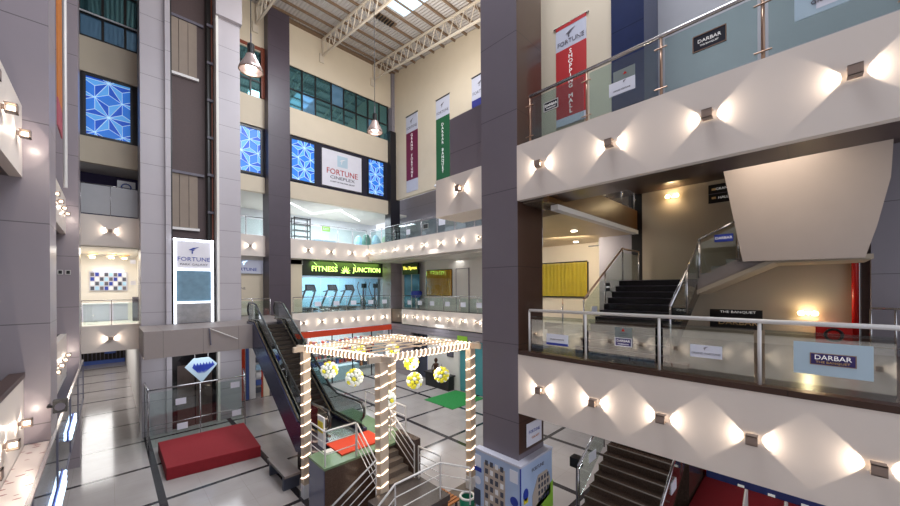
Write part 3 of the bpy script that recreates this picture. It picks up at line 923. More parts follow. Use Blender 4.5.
# stairwell wall signs
t, put, q = board('wall_sign', 'long dark DARBAR sign on the wall behind the lower glass railing', 'sign', (12.7, 1.45, 5.52), 'X-', 1.16, 0.54, 'black', None)
put('lettering', 'DARBAR', 0.19, 0.05, -0.10, 'letgold', 1.2)
put('lettering', 'THE BANQUET', 0.09, 0.05, 0.2, 'letwhite', 1.3)
t, put, q = board('wall_sign', 'small dark direction board beside the top of the white panel', 'sign', (12.7, 1.8, 9.16), 'X-', 0.5, 0.54, 'black', None)
q('divider', 0, 0.0, 0.5, 0.02, 'letdark')
q('arrow_patch', -0.12, 0.13, 0.1, 0.06, 'letgold')
q('arrow_patch', -0.12, -0.12, 0.1, 0.06, 'letgold')
put('lettering', 'GRAND', 0.1, 0.1, 0.13, 'letwhite')
put('lettering', 'HALL', 0.1, 0.1, -0.13, 'letwhite')
t, put, q = board('glass_sign', 'tilted blue plate on the railing of the grey upper flight', 'sign', (10.62, 1.42, 7.62), 'X-', 0.36, 0.18, 'letblue')
put('lettering', 'DARBAR', 0.085, 0, 0.0, 'letwhite')
t, put, q = board('glass_sign', 'black plate on the left railing of the black granite stair', 'sign', (9.9, 3.9, 6.45), 'Y-', 0.34, 0.24, 'black')
put('lettering', 'DARBAR', 0.07, 0, 0.0, 'letwhite')
t, put, q = board('glass_sign', 'grey sheet low on the left railing of the black granite stair', 'sign', (9.05, 3.9, 5.85), 'Y-', 0.3, 0.2, 'bannerpale')
t, put, q = board('glass_sign', 'white plate on the left railing of the brown granite stair', 'sign', (9.0, 3.95, 2.05), 'Y-', 0.4, 0.24, 'paper')
t, put, q = board('glass_sign', 'white plate on the right railing of the brown granite stair', 'sign', (8.9, 2.1, 2.05), 'Y-', 0.4, 0.24, 'paper')


# ------------------------------------------------------------------ windows with curtains
def curtain_window(n, c, w, h, mt, label, folds=9):
    x, y, z = c
    f = T('window_%d' % n, None, None, (x, y, z - h / 2)); f['kind'] = 'structure'
    for (a, b) in (((x - 0.05, y - w / 2, z - h / 2 - 0.05), (x + 0.02, y + w / 2, z - h / 2)), ((x - 0.05, y - w / 2, z + h / 2), (x + 0.02, y + w / 2, z + h / 2 + 0.05)),
                   ((x - 0.05, y - w / 2 - 0.05, z - h / 2), (x + 0.02, y - w / 2, z + h / 2)), ((x - 0.05, y + w / 2, z - h / 2), (x + 0.02, y + w / 2 + 0.05, z + h / 2))):
        box('window_frame', a, b, 'black', f)
    box('window_pane', (x - 0.12, y - w / 2, z - h / 2), (x - 0.11, y + w / 2, z + h / 2), G, f)
    vs = []
    k = folds * 6
    for i in range(k + 1):
        yy = y + w / 2 - w * i / k
        xx = x - 0.05 + 0.035 * math.sin(2 * PI * i / 6)
        vs += [(xx, yy, z - h / 2), (xx, yy, z + h / 2)]
    b = B(); b.add(vs, [(2 * i, 2 * i + 2, 2 * i + 3, 2 * i + 1) for i in range(k)])
    o = b.build('curtain', mt, None, label=label, cat='curtain', smooth=True)


curtain_window(1, (14.0, 7.35, 6.78), 2.1, 1.42, 'curtain', 'gold pleated curtain in the corridor window behind the stair', 12)
curtain_window(2, (16.5, 18.0, 6.82), 2.55, 1.75, 'curtaino', 'orange curtain in the far white wall window', 10)
d1 = box('door_1', (16.44, 15.16, 4.9), (16.5, 16.24, 7.7), 'offwhite'); d1['kind'] = 'structure'
for (a, b) in (((16.42, 15.12, 4.9), (16.5, 15.16, 7.74)), ((16.42, 16.24, 4.9), (16.5, 16.28, 7.74)), ((16.42, 15.12, 7.7), (16.5, 16.28, 7.74))):
    box('door_frame', a, b, 'grey', d1)

# corridor track lights and white beam
t = T('track_light', 'black track light hanging under the corridor ceiling behind the stair', 'ceiling light', (13.5, 5.1, 7.9))
box('track', (13.2, 5.0, 8.0), (13.25, 5.9, 8.04), 'black', t)
B().tube([(13.22, 5.5, 8.04), (13.22, 5.5, 8.25)], 0.02, 6).build('stem', 'black', t)
for i, (x, y_) in enumerate([(10.6, 5.2), (13.2, 6.4)]):
    B().cyl((x, y_, 8.225), 0.09, 0.02).build('downlight', 'downlight', None, label='round recessed downlight in the corridor ceiling, %s to the column' % ['nearer', 'farther'][i], cat='ceiling light')


# ------------------------------------------------------------------ upper glazing
def glazing(n, x0, x1, y, z0, z1, vx, hz, mt, fm='black', w=0.09, panes=True):
    f = T('window_%d' % n, None, None, ((x0 + x1) / 2, y, z0)); f['kind'] = 'structure'
    xs = [x0] + vx + [x1]
    zs = [z0] + hz + [z1]
    for xx in xs:
        box('mullion', (xx - w / 2, y - 0.06, z0), (xx + w / 2, y + 0.06, z1), fm, f)
    for zz in zs:
        box('transom', (x0, y - 0.05, zz - w / 2), (x1, y + 0.05, zz + w / 2), fm, f)
    k = 0
    for i in range(len(xs) - 1):
        for j in range(len(zs) - 1):
            k += 1
            m_ = mt[k % len(mt)]
            b = B()
            tz = random.uniform(-0.012, 0.012)
            tx = random.uniform(-0.012, 0.012)
            b.prism([(xs[i] + w / 2, y + tx, zs[j] + w / 2), (xs[i + 1] - w / 2, y - tx, zs[j] + w / 2), (xs[i + 1] - w / 2, y - tx + tz, zs[j + 1] - w / 2), (xs[i] + w / 2, y + tx + tz, zs[j + 1] - w / 2)], (0, 0.015, 0))
            b.build('window_pane', m_, f)
    return f


glazing(3, 8.25, 16.1, 23.62, 18.3, 21.05, [9.3, 10.2, 11.35, 12.3, 13.3, 14.3, 15.3], [19.55], ['windowteal', 'windowteal', 'windowteal', 'windowblue', 'windowteal'])
glazing(4, 4.8, 6.95, 23.62, 18.2, 21.1, [5.5, 6.2], [19.2, 20.2], ['windowteal'])
S('trim_9', (4.7, 23.45, 21.1), (7.0, 23.62, 21.3), mat('frame_red_brown', (128, 62, 40), 0.5))
S('trim_9', (6.75, 23.4, 18.2), (6.95, 23.55, 21.3), mat('frame_red_brown', (128, 62, 40), 0.5))
glazing(5, -0.9, 1.1, 22.4, 17.75, 22.0, [-0.15, 0.6], [18.75, 20.2], ['windowteal', 'windowblue', 'windowteal'])
t = T('window_ledge_rail', 'thin white rail across the top left glazing', 'rail', (0.1, 22.2, 18.7))
B().tube([(-0.9, 22.25, 18.78), (1.08, 22.25, 18.78)], 0.035, 6).build('rail', 'white', t)


# ------------------------------------------------------------------ star panels
def star_panel(c, w, h, label, a=0.40, plane_y=None, seed=(0.5, 0.36)):
    x, y, z = c
    t = T('star_light_panel', label, 'light panel', (x, y, z - h / 2), 'blue star panels')
    for (p, q_) in (((x - w / 2 - 0.1, y - 0.02, z - h / 2 - 0.1), (x + w / 2 + 0.1, y + 0.1, z - h / 2)), ((x - w / 2 - 0.1, y - 0.02, z + h / 2), (x + w / 2 + 0.1, y + 0.1, z + h / 2 + 0.1)),
                    ((x - w / 2 - 0.1, y - 0.02, z - h / 2), (x - w / 2, y + 0.1, z + h / 2)), ((x + w / 2, y - 0.02, z - h / 2), (x + w / 2 + 0.1, y + 0.1, z + h / 2))):
        box('panel_frame', p, q_, 'navyframe', t)
    box('lit_backing', (x - w / 2, y + 0.06, z - h / 2), (x + w / 2, y + 0.09, z + h / 2), 'blue2', t)
    dirs = [Vector((math.cos(PI / 6 + k * PI / 3), math.sin(PI / 6 + k * PI / 3))) for k in range(6)]
    cents = []
    s3 = math.sqrt(3)
    for r in range(-3, 4):
        for q_ in range(-3, 4):
            cents.append(dirs[0] * (3 * a * q_) + dirs[1] * (3 * a * r))
    off = Vector(((seed[0] - 0.5) * w, (seed[1] - 0.5) * h))
    tris = {0: [], 1: []}
    lines = []
    for cc in cents:
        c2 = cc + off
        if abs(c2.x) > w / 2 + a * 2 or abs(c2.y) > h / 2 + a * 2:
            continue
        for k in range(6):
            p0, p1, p3 = c2, c2 + dirs[k] * a, c2 + dirs[(k + 1) % 6] * a
            p2 = c2 + (dirs[k] + dirs[(k + 1) % 6]) * a
            tris[0].append((p0, p1, p2)); tris[1].append((p0, p2, p3))
            lines += [(p0, p1), (p1, p2), (p2, p3), (p0, p2)]
    for idx, mt_ in ((0, 'blue1'), (1, 'blue3')):
        bm = bmesh.new()
        for tr in tris[idx]:
            try:
                bm.faces.new([bm.verts.new((p.x, 0, p.y)) for p in tr])
            except ValueError:
                pass
        for co, no in (((w / 2, 0, 0), (1, 0, 0)), ((-w / 2, 0, 0), (-1, 0, 0)), ((0, 0, h / 2), (0, 0, 1)), ((0, 0, -h / 2), (0, 0, -1))):
            bmesh.ops.bisect_plane(bm, geom=bm.verts[:] + bm.edges[:] + bm.faces[:], plane_co=co, plane_no=no, clear_outer=True)
        me = bpy.data.meshes.new('star_facets')
        bm.to_mesh(me); bm.free()
        me.materials.append(M[mt_])
        o = bpy.data.objects.new('star_facets', me); COL.objects.link(o); o.parent = t
        o.location = (0, 0.045 - idx * 0.004, h / 2)
    b = B()
    for p, q_ in lines:
        # clip to the panel
        t0, t1 = 0.0, 1.0
        d = q_ - p
        ok = True
        for (pp, dd, lim) in ((p.x, d.x, w / 2), (p.y, d.y, h / 2)):
            for sgn in (1, -1):
                num, den = lim - sgn * pp, sgn * dd
                if abs(den) < 1e-9:
                    if num < 0: ok = False
                elif den > 0: t1 = min(t1, num / den)
                else: t0 = max(t0, num / den)
        if ok and t1 - t0 > 0.02:
            a_, b_ = p + d * t0, p + d * t1
            b.bar((x + a_.x, y + 0.03, z + a_.y), (x + b_.x, y + 0.03, z + b_.y), 0.02, 0.03, up=(0, 1, 0))
    b.build('star_lines', 'starline', t)
    return t


star_panel((0.03, 22.30, 14.7), 1.45, 2.6, 'blue star light panel at the far left above the shops', 0.52)
star_panel((5.85, 23.55, 14.9), 1.75, 2.65, 'blue star light panel between the grey tower and the back column', 0.52, seed=(0.4, 0.45))
star_panel((9.35, 23.55, 15.0), 1.5, 2.65, 'blue star light panel left of the cinema sign', 0.48, seed=(0.55, 0.3))
star_panel((15.0, 23.55, 15.1), 1.35, 2.65, 'blue star light panel right of the cinema sign', 0.46, seed=(0.45, 0.6))
t, put, q = board('cinema_sign', 'pale lit cinema sign with red FORTUNE lettering between blue star panels', 'sign', (12.17, 23.58, 15.0), 'Y-', 3.2, 2.7, 'signwhite', 'navyframe', 0.06)
q('emblem_tile', 0, 0.62, 0.8, 0.8, 'paperblue', 0.01)
emblem((12.17, 23.54, 15.62), 'Y-', 0.5, 'white', t, 0.01)
put('lettering', 'FORTUNE', 0.56, 0, -0.22, 'signred', 0.98, 0.02)
put('lettering', 'CINEPLEX', 0.3, 0, -0.62, 'letdark', 1.45, 0.02)
put('lettering', 'A UNIT OF FORTUNE GROUP', 0.13, 0, -0.92, 'letdark', 1.1, 0.02)


# ------------------------------------------------------------------ hanging banners
def banner(label, y0, y1, z0, z1, x, body, top_h, txt, size, foot=None, edge=None, toptxt=True, foot_h=0.0, dx=0.0):
    t = T('hanging_banner', label, 'banner', (x, (y0 + y1) / 2, z0), 'long wall banners')
    yc = (y0 + y1) / 2
    w = abs(y1 - y0)
    box('cloth', (x - 0.03, y0, z0 + foot_h), (x, y1, z1 - top_h), body, t)
    box('cloth_head', (x - 0.03, y0, z1 - top_h), (x, y1, z1), 'bannerpale', t)
    if foot_h:
        box('cloth_foot', (x - 0.03, y0, z0), (x, y1, z0 + foot_h), foot or 'bannerpale', t)
    if edge:
        box('cloth_edge', (x - 0.034, y0, z1), (x, y1, z1 + 0.09), edge, t)
    B().tube([(x - 0.02, y0 - 0.07, z1 + 0.1), (x - 0.02, y1 + 0.07, z1 + 0.1)], 0.018, 6).build('top_rod', 'steel', t)
    text('lettering', txt, size, (x - 0.03, yc - dx, (z0 + foot_h + z1 - top_h) / 2), 'X-', 'letwhite', t, 0.01, 1.1, vertical=True)
    if toptxt:
        text('lettering', 'FORTUNE', w * 0.2, (x - 0.03, yc, z1 - top_h * 0.72), 'X-', 'letdark', t, 0.008)
        emblem((x - 0.032, yc, z1 - top_h * 0.36), 'X-', w * 0.3, 'letdark', t, 0.008)


banner('red wall banner reading FORTUNE SHOPPING MALL beside the dark column', 3.86, 4.68, 10.7, 13.24, 8.6, 'bred', 0.55, 'SHOPPING MALL', 0.15, edge='bred', foot_h=0.2)
banner('maroon hanging banner nearest the corner, reading GRAND FORTUNE', 20.36, 21.76, 13.85, 19.65, 16.6, 'maroon', 1.25, 'GRAND FORTUNE', 0.3, edge='black', foot_h=0.9)
banner('green hanging banner reading DARBAR BANQUET', 16.95, 18.3, 14.0, 19.6, 16.6, 'bgreen', 1.3, 'DARBAR BANQUET', 0.29, edge='black', foot_h=0.0)
banner('blue hanging banner partly hidden by the dark column', 13.5, 14.9, 13.9, 19.7, 16.6, 'bblue', 1.4, 'FORTUNE MALL', 0.34, edge='black')


# ------------------------------------------------------------------ roof trusses, purlins, skylight
def truss(x, label):
    t = T('roof_truss', label, 'roof truss', (x, 12, zr(12) - 1.4), 'cream roof trusses')
    y0, y1 = 1.0, 23.4
    top = lambda y_: zr(y_) - 0.20
    bot = lambda y_: zr(y_) - 1.3
    B().bar((x, y0, top(y0)), (x, y1, top(y1)), 0.11, 0.1).build('top_chord', 'truss', t)
    B().bar((x, y0, bot(y0)), (x, y1 + 0.05, bot(y1)), 0.11, 0.1).build('bottom_chord', 'truss', t)
    b = B()
    pts = []
    y_ = y1
    i = 0
    while y_ > y0:
        pts.append((x, y_, (top if i % 2 else bot)(y_)))
        i += 1
        y_ -= 0.42 if i % 2 else 0.42
    b.tube(pts, 0.035, 5)
    b.build('web_bracing', 'truss', t)
    B().bar((x, y1, bot(y1) - 0.05), (x, y1, top(y1)), 0.08).build('end_strut', 'truss', t)
    B().box((x - 0.2, y1, bot(y1) - 0.5), (x + 0.1, y1 + 0.08, bot(y1) + 0.1)).build('wall_bracket', 'truss', t)


truss(6.5, 'cream lattice roof truss above the dark back column')
truss(10.65, 'cream lattice roof truss in the middle of the ceiling')
truss(14.7, 'cream lattice roof truss nearest the banner wall')
for i in range(22):
    y_ = 22.75 - 1.06 * i
    B().bar((4.0, y_, zr(y_) - 0.08), (16.6, y_, zr(y_) - 0.08), 0.09, 0.13).build('roof_purlin', 'purlin', None, label='brown roof purlin under the sheet roof, %s from the back wall' % ORD[i], cat='roof beam', group='roof purlins')


def roofpt(x, y_):
    return (x, y_, zr(y_) - 0.02)


t = T('skylight', 'pale blue skylight sheet in the roof', 'skylight', (11.6, 16.3, zr(16)))
B().prism([roofpt(11.75, 17.2), roofpt(13.0, 17.2), roofpt(13.0, 13.0), roofpt(11.75, 13.0)], (0, 0, -0.03)).build('skylight_sheet', 'skyl', t)
for k in range(5):
    y_ = 17.1 - 1.0 * k
    B().bar((11.75, y_, zr(y_) - 0.07), (13.0, y_, zr(y_) - 0.07), 0.03, 0.03).build('glazing_bar', 'truss', t)
t = T('roof_vent', 'brown slatted vent beside the roof skylight', 'vent', (12.2, 18.2, zr(18.2)))
B().prism([(11.5, 18.5, zr(18.5) - 0.06), (13.1, 18.5, zr(18.5) - 0.06), (13.1, 18.05, zr(18.05) - 0.06), (11.5, 18.05, zr(18.05) - 0.06)], (0, 0, -0.05)).build('vent_box', 'purlin', t)
for k in range(7):
    box('vent_slat', (11.6 + k * 0.2, 18.05, zr(18.2) - 0.2), (11.66 + k * 0.2, 18.5, zr(18.2) - 0.12), 'black', t)


# ------------------------------------------------------------------ pendants
def pendant(x, y_, z, label):
    t = T('pendant_lamp', label, 'pendant lamp', (x, y_, z), 'high bay pendant lamps')
    B().lathe((x, y_, z), [(0.29, 0.0), (0.295, 0.03), (0.27, 0.1), (0.22, 0.2), (0.15, 0.32), (0.13, 0.4), (0.12, 0.42)], 28).build('shade', 'shade_m', t, smooth=True)
    B().tube([(x + 0.29 * math.cos(a), y_ + 0.29 * math.sin(a), z) for a in [i * PI / 12 for i in range(24)]], 0.014, 6, closed=True).build('rim', 'purlin', t)
    B().cyl((x, y_, z + 0.41), 0.085, 0.3, 14).build('gear_box', 'black', t)
    B().lathe((x, y_, z + 0.05), [(0.0, -0.03), (0.1, 0.0), (0.13, 0.06), (0.08, 0.16), (0.0, 0.2)], 14).build('bulb', 'downlight', t, smooth=True)
    B().tube([(x, y_, z + 0.7), (x, y_, z + 1.0)], 0.018, 6).build('hook', 'letdark', t)
    B().tube([(x, y_, z + 0.98), (x, y_, zr(y_) - 0.1)], 0.012, 6).build('cable', 'black', t)
    l = bpy.data.lights.new('pendant_glow', 'SPOT'); l.energy = 160; l.spot_size = 2.0; l.shadow_soft_size = 0.15
    o = bpy.data.objects.new('pendant_glow', l); COL.objects.link(o); o.parent = t; o.location = (0, 0, -0.02)


M['shade_m'] = mat('pendant_shade', (170, 152, 148), 0.25, 0.5, emit=(226, 205, 196), es=0.04)
pendant(2.75, 10.4, 12.3, 'large high bay pendant lamp hanging beside the dark back column')
pendant(7.4, 11.7, 12.5, 'smaller looking high bay pendant lamp before the corner of the hall')
B().tube([(11.3, 9.2, 13.0), (11.3, 9.2, zr(9.2) - 0.1)], 0.012, 5).build('hanging_cable', 'letdark', None, label='thin cable hanging from the last roof truss before the banners', cat='cable')


# ------------------------------------------------------------------ gym
t = T('gym_sign', 'green lit gym sign reading FITNESS JUNCTION', 'sign', (12.7, 23.9, 7.35))
box('sign_box', (9.35, 23.92, 7.35), (16.0, 24.02, 8.45), 'signdark', t)
text('lettering', 'FITNESS', 0.52, (10.95, 23.92, 7.84), 'Y-', 'neon', t, 0.03, 1.05)
text('lettering', 'JUNCTION', 0.5, (14.35, 23.92, 7.86), 'Y-', 'neon', t, 0.03, 0.98)
b = B()
for k in range(8):
    a = PI * k / 7
    b.prism([Vector((12.55 + 0.1 * math.cos(a + 0.4), 23.9, 7.62 + 0.1 * math.sin(a + 0.4))), Vector((12.55 + 0.42 * math.cos(a), 23.9, 7.62 + 0.5 * math.sin(a))), Vector((12.55 + 0.1 * math.cos(a - 0.4), 23.9, 7.62 + 0.1 * math.sin(a - 0.4)))], (0, 0.02, 0))
b.build('emblem', 'neon', t)
for k in range(3):
    B().tube([(10.0 + k * 1.5, 23.8, 8.4), (10.3 + k * 1.5, 23.75, 8.1)], 0.02, 5).build('arm_light_bracket', 'steelp', t)
gl = bpy.data.lights.new('sign_glow', 'AREA'); gl.shape = 'RECTANGLE'; gl.size, gl.size_y, gl.energy, gl.color = 5.5, 0.5, 25, (0.55, 1.0, 0.15)
go = bpy.data.objects.new('sign_glow', gl); COL.objects.link(go); go.parent = t; go.location = Vector((12.7, 23.7, 8.2)) - WORLD[t.name]
go.rotation_euler = Vector((0, 1, -1)).to_track_quat('-Z', 'Y').to_euler()
f = T('window_6', None, None, (12.6, 24.0, 4.9)); f['kind'] = 'structure'
for i in range(5):
    x0, x1 = 9.35 + i * 1.33, 9.35 + (i + 1) * 1.33
    box('window_pane', (x0 + 0.02, 24.0, 4.95), (x1 - 0.02, 24.015, 7.3), G, f)
box('transom', (9.35, 23.98, 7.25), (16.0, 24.05, 7.33), 'steelp', f)


def treadmill(x, y_, label):
    z = 4.9
    t = T('treadmill', label, 'treadmill', (x, y_, z), 'gym machines')
    box('belt_deck', (x - 0.4, y_, z + 0.02), (x + 0.4, y_ + 1.7, z + 0.22), 'black', t)
    for s in (-1, 1):
        B().bar((x + s * 0.42, y_ + 1.45, z + 0.1), (x + s * 0.36, y_ + 0.35, z + 1.45), 0.09).build('upright', 'letdark', t)
        B().tube([(x + s * 0.42, y_ + 0.35, z + 1.4), (x + s * 0.42, y_ + 0.95, z + 1.35)], 0.035, 6).build('side_handle', 'black', t)
    B().prism([(x - 0.38, y_ + 0.2, z + 1.42), (x + 0.38, y_ + 0.2, z + 1.42), (x + 0.33, y_ + 0.40, z + 1.85), (x - 0.33, y_ + 0.40, z + 1.85)], (0, 0.08, 0.02)).build('console', 'black', t)
    B().prism([(x - 0.28, y_ + 0.19, z + 1.48), (x + 0.28, y_ + 0.19, z + 1.48), (x + 0.25, y_ + 0.36, z + 1.8), (x - 0.25, y_ + 0.36, z + 1.8)], (0, 0.01, 0)).build('screen', 'letdark', t)


treadmill(10.25, 24.4, 'treadmill with a tall console, leftmost in the gym')
treadmill(11.9, 24.4, 'treadmill with a tall console, middle of the gym')
treadmill(13.3, 24.4, 'treadmill with a tall console, next to the elliptical machines')


def elliptical(x, y_, label):
    z = 4.9
    t = T('elliptical_trainer', label, 'elliptical trainer', (x, y_, z), 'gym machines')
    B().bar((x, y_ + 0.1, z + 0.06), (x, y_ + 1.6, z + 0.06), 0.14).build('base_rail', 'letdark', t)
    B().tube([(x, y_ + 0.4 + 0.34 * math.cos(a), z + 0.45 + 0.34 * math.sin(a)) for a in [i * PI / 10 for i in range(20)]], 0.06, 6, closed=True).build('flywheel', 'black', t)
    B().bar((x, y_ + 0.4, z + 0.1), (x, y_ + 0.3, z + 1.7), 0.1).build('mast', 'letdark', t)
    B().box((x - 0.2, y_ + 0.15, z + 1.6), (x + 0.2, y_ + 0.28, z + 1.95)).build('console', 'black', t)
    for s in (-1, 1):
        B().tube([(x + s * 0.12, y_ + 0.4, z + 0.7), (x + s * 0.3, y_ + 0.5, z + 1.2), (x + s * 0.4, y_ + 0.6, z + 1.7), (x + s * 0.32, y_ + 0.5, z + 2.1)], 0.035, 6).build('arm_lever', 'letdark', t)
        B().box((x + s * 0.2 - 0.1, y_ + 0.8, z + 0.3), (x + s * 0.2 + 0.1, y_ + 1.3, z + 0.38)).build('foot_pedal', 'black', t)


elliptical(14.55, 24.5, 'elliptical trainer with raised arms, nearer the treadmills')
elliptical(15.6, 24.5, 'elliptical trainer with raised arms, nearer the gym corner')
for i, x in enumerate([9.9, 11.2, 12.5, 13.9, 15.1]):
    board('glass_sign', 'white sheet stuck on the gym railing, %s from the back column' % ORD[i], 'notice', (x, 22.68, 5.45), 'Y-', 0.42, 0.3, 'paper', group='sheets on the gym railing')
for i, y_ in enumerate([20.3, 19.1, 17.8, 16.3, 14.9, 13.6]):
    board('glass_sign', 'white sheet stuck on the far balcony railing, %s from the corner' % ORD[i], 'notice', (15.668, y_, 5.42), 'X-', 0.42, 0.3, 'paper', group='sheets on the far balcony railing')
# balloon-like blue ornament and small sign near it
t = T('blue_chair', 'bright blue tub chair behind the far balcony railing near the corner', 'chair', (16.25, 20.2, 4.9))
B().lathe((16.25, 20.2, 5.75), [(0.06, -0.02), (0.25, 0.0), (0.40, 0.15), (0.42, 0.4), (0.36, 0.5)], 16).build('seat_shell', 'letblue', t, smooth=True)
B().cyl((16.25, 20.2, 4.9), 0.05, 0.85).build('stem', 'steelp', t)
t = T('shop_sign', 'black shop sign with yellow script lettering beside the gym corner', 'sign', (16.4, 21.2, 7.6))
box('sign_box', (16.3, 20.1, 7.5), (16.48, 22.0, 8.35), 'black', t)
text('lettering', 'The Xpress', 0.36, (16.3, 21.05, 7.98), 'X-', 'neonyellow', t, 0.02)
f = T('window_7', None, None, (16.4, 21.0, 4.9)); f['kind'] = 'structure'
box('window_pane', (16.44, 20.1, 4.95), (16.46, 21.95, 7.5), mat('teal_glass', (70, 120, 140), 0.1), f)
box('door_frame', (16.42, 20.98, 4.95), (16.47, 21.05, 7.5), 'steelp', f)
# L1 shop between tower and column
t = T('shop_sign', 'grey lit shop sign right of the grey tower', 'sign', (5.9, 23.9, 7.4))
box('sign_box', (4.9, 23.86, 7.42), (6.93, 23.98, 8.25), 'bannerpale', t)
text('lettering', 'FORTUNE', 0.26, (5.9, 23.86, 7.66), 'Y-', 'letblue', t, 0.02, 1.15)
emblem((5.9, 23.84, 8.05), 'Y-', 0.34, 'ledblue', t, 0.01)
d2 = box('door_2', (5.0, 23.93, 4.9), (6.4, 24.0, 7.1), 'cream'); d2['kind'] = 'structure'
box('door_seam', (5.7, 23.92, 4.9), (5.72, 23.94, 7.1), 'letdark', d2)
text('lettering', 'FORTUNE', 0.2, (5.5, 23.93, 6.5), 'Y-', 'letdark', d2, 0.01)
# cinema lobby furniture
t = T('display_rack', 'dark wire display rack in the cinema lobby', 'rack', (9.8, 25.2, 9.0))
for s in (-1, 1):
    for r_ in (-1, 1):
        B().bar((9.8 + s * 0.55, 25.2 + r_ * 0.25, 9.0), (9.8 + s * 0.55, 25.2 + r_ * 0.25, 11.5), 0.06).build('leg', 'black', t)
for k in range(6):
    box('shelf', (9.22, 24.9, 9.3 + k * 0.42), (10.38, 25.5, 9.35 + k * 0.42), 'black', t)
for i, (x0, y0_, x1, y1_) in enumerate([(9.0, 25.0, 11.5, 27.5), (11.65, 27.5, 12.6, 24.6), (12.8, 25.0, 15.8, 27.6)]):
    B().bar((x0, y0_, 12.41), (x1, y1_, 12.41), 0.12, 0.05).build('linear_light', 'led', None, label='slanting white linear light on the cinema lobby ceiling, %s from the left' % ORD[i], cat='ceiling light', group='linear lobby lights')
t = T('counter', 'pale blue counter in the cinema lobby', 'counter', (11.6, 26.0, 9.0))
box('counter_body', (10.9, 25.6, 9.0), (12.6, 26.2, 10.1), 'gymwall', t)
box('counter_top', (10.85, 25.55, 10.1), (12.65, 26.25, 10.16), 'white', t)
t, put, q = board('exit_sign', 'small green exit sign in the cinema lobby', 'sign', (13.4, 29.0, 11.6), 'Y-', 0.7, 0.4, 'lime')
put('lettering', 'EXIT', 0.25, 0, 0, 'letwhite')
for i in range(7):
    b = B().lathe((14.4 + (i % 4) * 0.9 + 0.3, 24.6 + (i // 4) * 1.2, 9.0), [(0.02, 0), (0.28, 0.1), (0.3, 0.8), (0.36, 1.2), (0.2, 1.7), (0.02, 1.8)], 10)
    b.build('potted_shrub', ['leafblue', 'gymwall', 'leafpale'][i % 3], None, label='leafy lobby plant behind the glass at the upper corner, %s' % ORD[i], cat='plant', group='lobby plants')

# ------------------------------------------------------------------ far right ground lobby
t = T('entrance_door', 'teal glass entrance door at the far right of the ground floor', 'door', (15.75, 14.2, 0))
box('glass_leaf', (15.75, 13.1, 0.05), (15.78, 15.3, 3.2), mat('teal_door_glass', (84, 150, 158), 0.08), t)
box('door_frame', (15.7, 15.28, 0), (15.8, 15.36, 3.25), 'steelp', t)
box('door_frame', (15.7, 14.15, 0), (15.8, 14.21, 3.25), 'steelp', t)
t, put, q = board('wall_sign', 'yellow green square sign above the teal door', 'sign', (15.62, 14.95, 3.1), 'X-', 0.85, 0.75, 'lime')
t, put, q = board('wall_picture', 'small dark picture on the cream lobby wall', 'picture', (15.7, 16.1, 2.3), 'X-', 0.6, 0.55, 'letdark', 'black', 0.04)
box('door_mat', (13.0, 13.2, 0.0), (15.6, 15.5, 0.03), 'green', None, label='bright green door mat before the teal door', cat='mat')
t = T('console_table', 'black lobby console under the small picture', 'table', (15.3, 16.9, 0))
box('table_top', (15.05, 15.6, 0.85), (15.65, 18.0, 0.93), 'black', t)
box('cabinet_body', (15.12, 15.7, 0.0), (15.62, 17.9, 0.85), 'black', t)
t = T('seated_figurine', 'small dark bronze figure sitting on the lobby console', 'statue', (15.35, 17.1, 0.93))
B().lathe((15.35, 17.1, 0.93), [(0.0, 0), (0.26, 0.02), (0.28, 0.12), (0.16, 0.22), (0.17, 0.45), (0.2, 0.55), (0.07, 0.62), (0.06, 0.66), (0.11, 0.72), (0.12, 0.82), (0.08, 0.92), (0.0, 0.97)], 14).build('figure_body', 'skin', t, smooth=True)
for s in (-1, 1):
    B().tube([(15.33, 17.1 + s * 0.2, 1.46), (15.25, 17.1 + s * 0.27, 1.25), (15.12, 17.1 + s * 0.14, 1.1)], [0.05, 0.04, 0.03], 6).build('arm', 'skin', t, smooth=True)
for i, (y0_, y1_, mt_) in enumerate([(18.4, 19.1, 'shopblue'), (19.15, 20.15, 'posterdark')]):
    d = box('door_%d' % (3 + i), (16.3, y0_, 0), (16.4, y1_, 3.2), mt_); d['kind'] = 'structure'

# ground shop with colourful shelves at the back
for i in range(9):
    x = 9.6 + i * 0.68
    t = T('shop_shelf', 'shelf bay of colourful goods in the back ground floor shop, %s from the left' % ORD[i], 'shelf', (x, 25.2, 0), 'shelf bays in the back shop')
    box('shelf_back', (x, 25.3, 0), (x + 0.62, 25.34, 2.6), 'shopwall', t)
    for k in range(5):
        sh = box('shelf_board', (x, 24.95, 0.25 + k * 0.5), (x + 0.62, 25.3, 0.28 + k * 0.5), 'white', t)
        for j in range(3):
            hh = 0.2 + 0.18 * random.random()
            box('goods', (x + 0.04 + j * 0.19, 25.0, 0.285 + k * 0.5), (x + 0.19 + j * 0.19, 25.2, 0.285 + hh + k * 0.5), random.choice(['pink', 'shopblue', 'paperblue', 'redorange', 'posterdark', 'amber']), sh)
box('shop_counter', (9.6, 23.2, 0), (13.2, 23.9, 0.95), 'paperblue', None, label='long pale counter of the back ground floor shop', cat='counter')
f = T('window_8', None, None, (13.0, 22.8, 0)); f['kind'] = 'structure'
for i in range(4):
    box('window_pane', (9.4 + i * 1.55, 22.8, 0.03), (10.9 + i * 1.55, 22.82, 3.25), G, f)
    box('mullion', (10.9 + i * 1.55, 22.77, 0), (10.95 + i * 1.55, 22.85, 3.28), 'black', f)
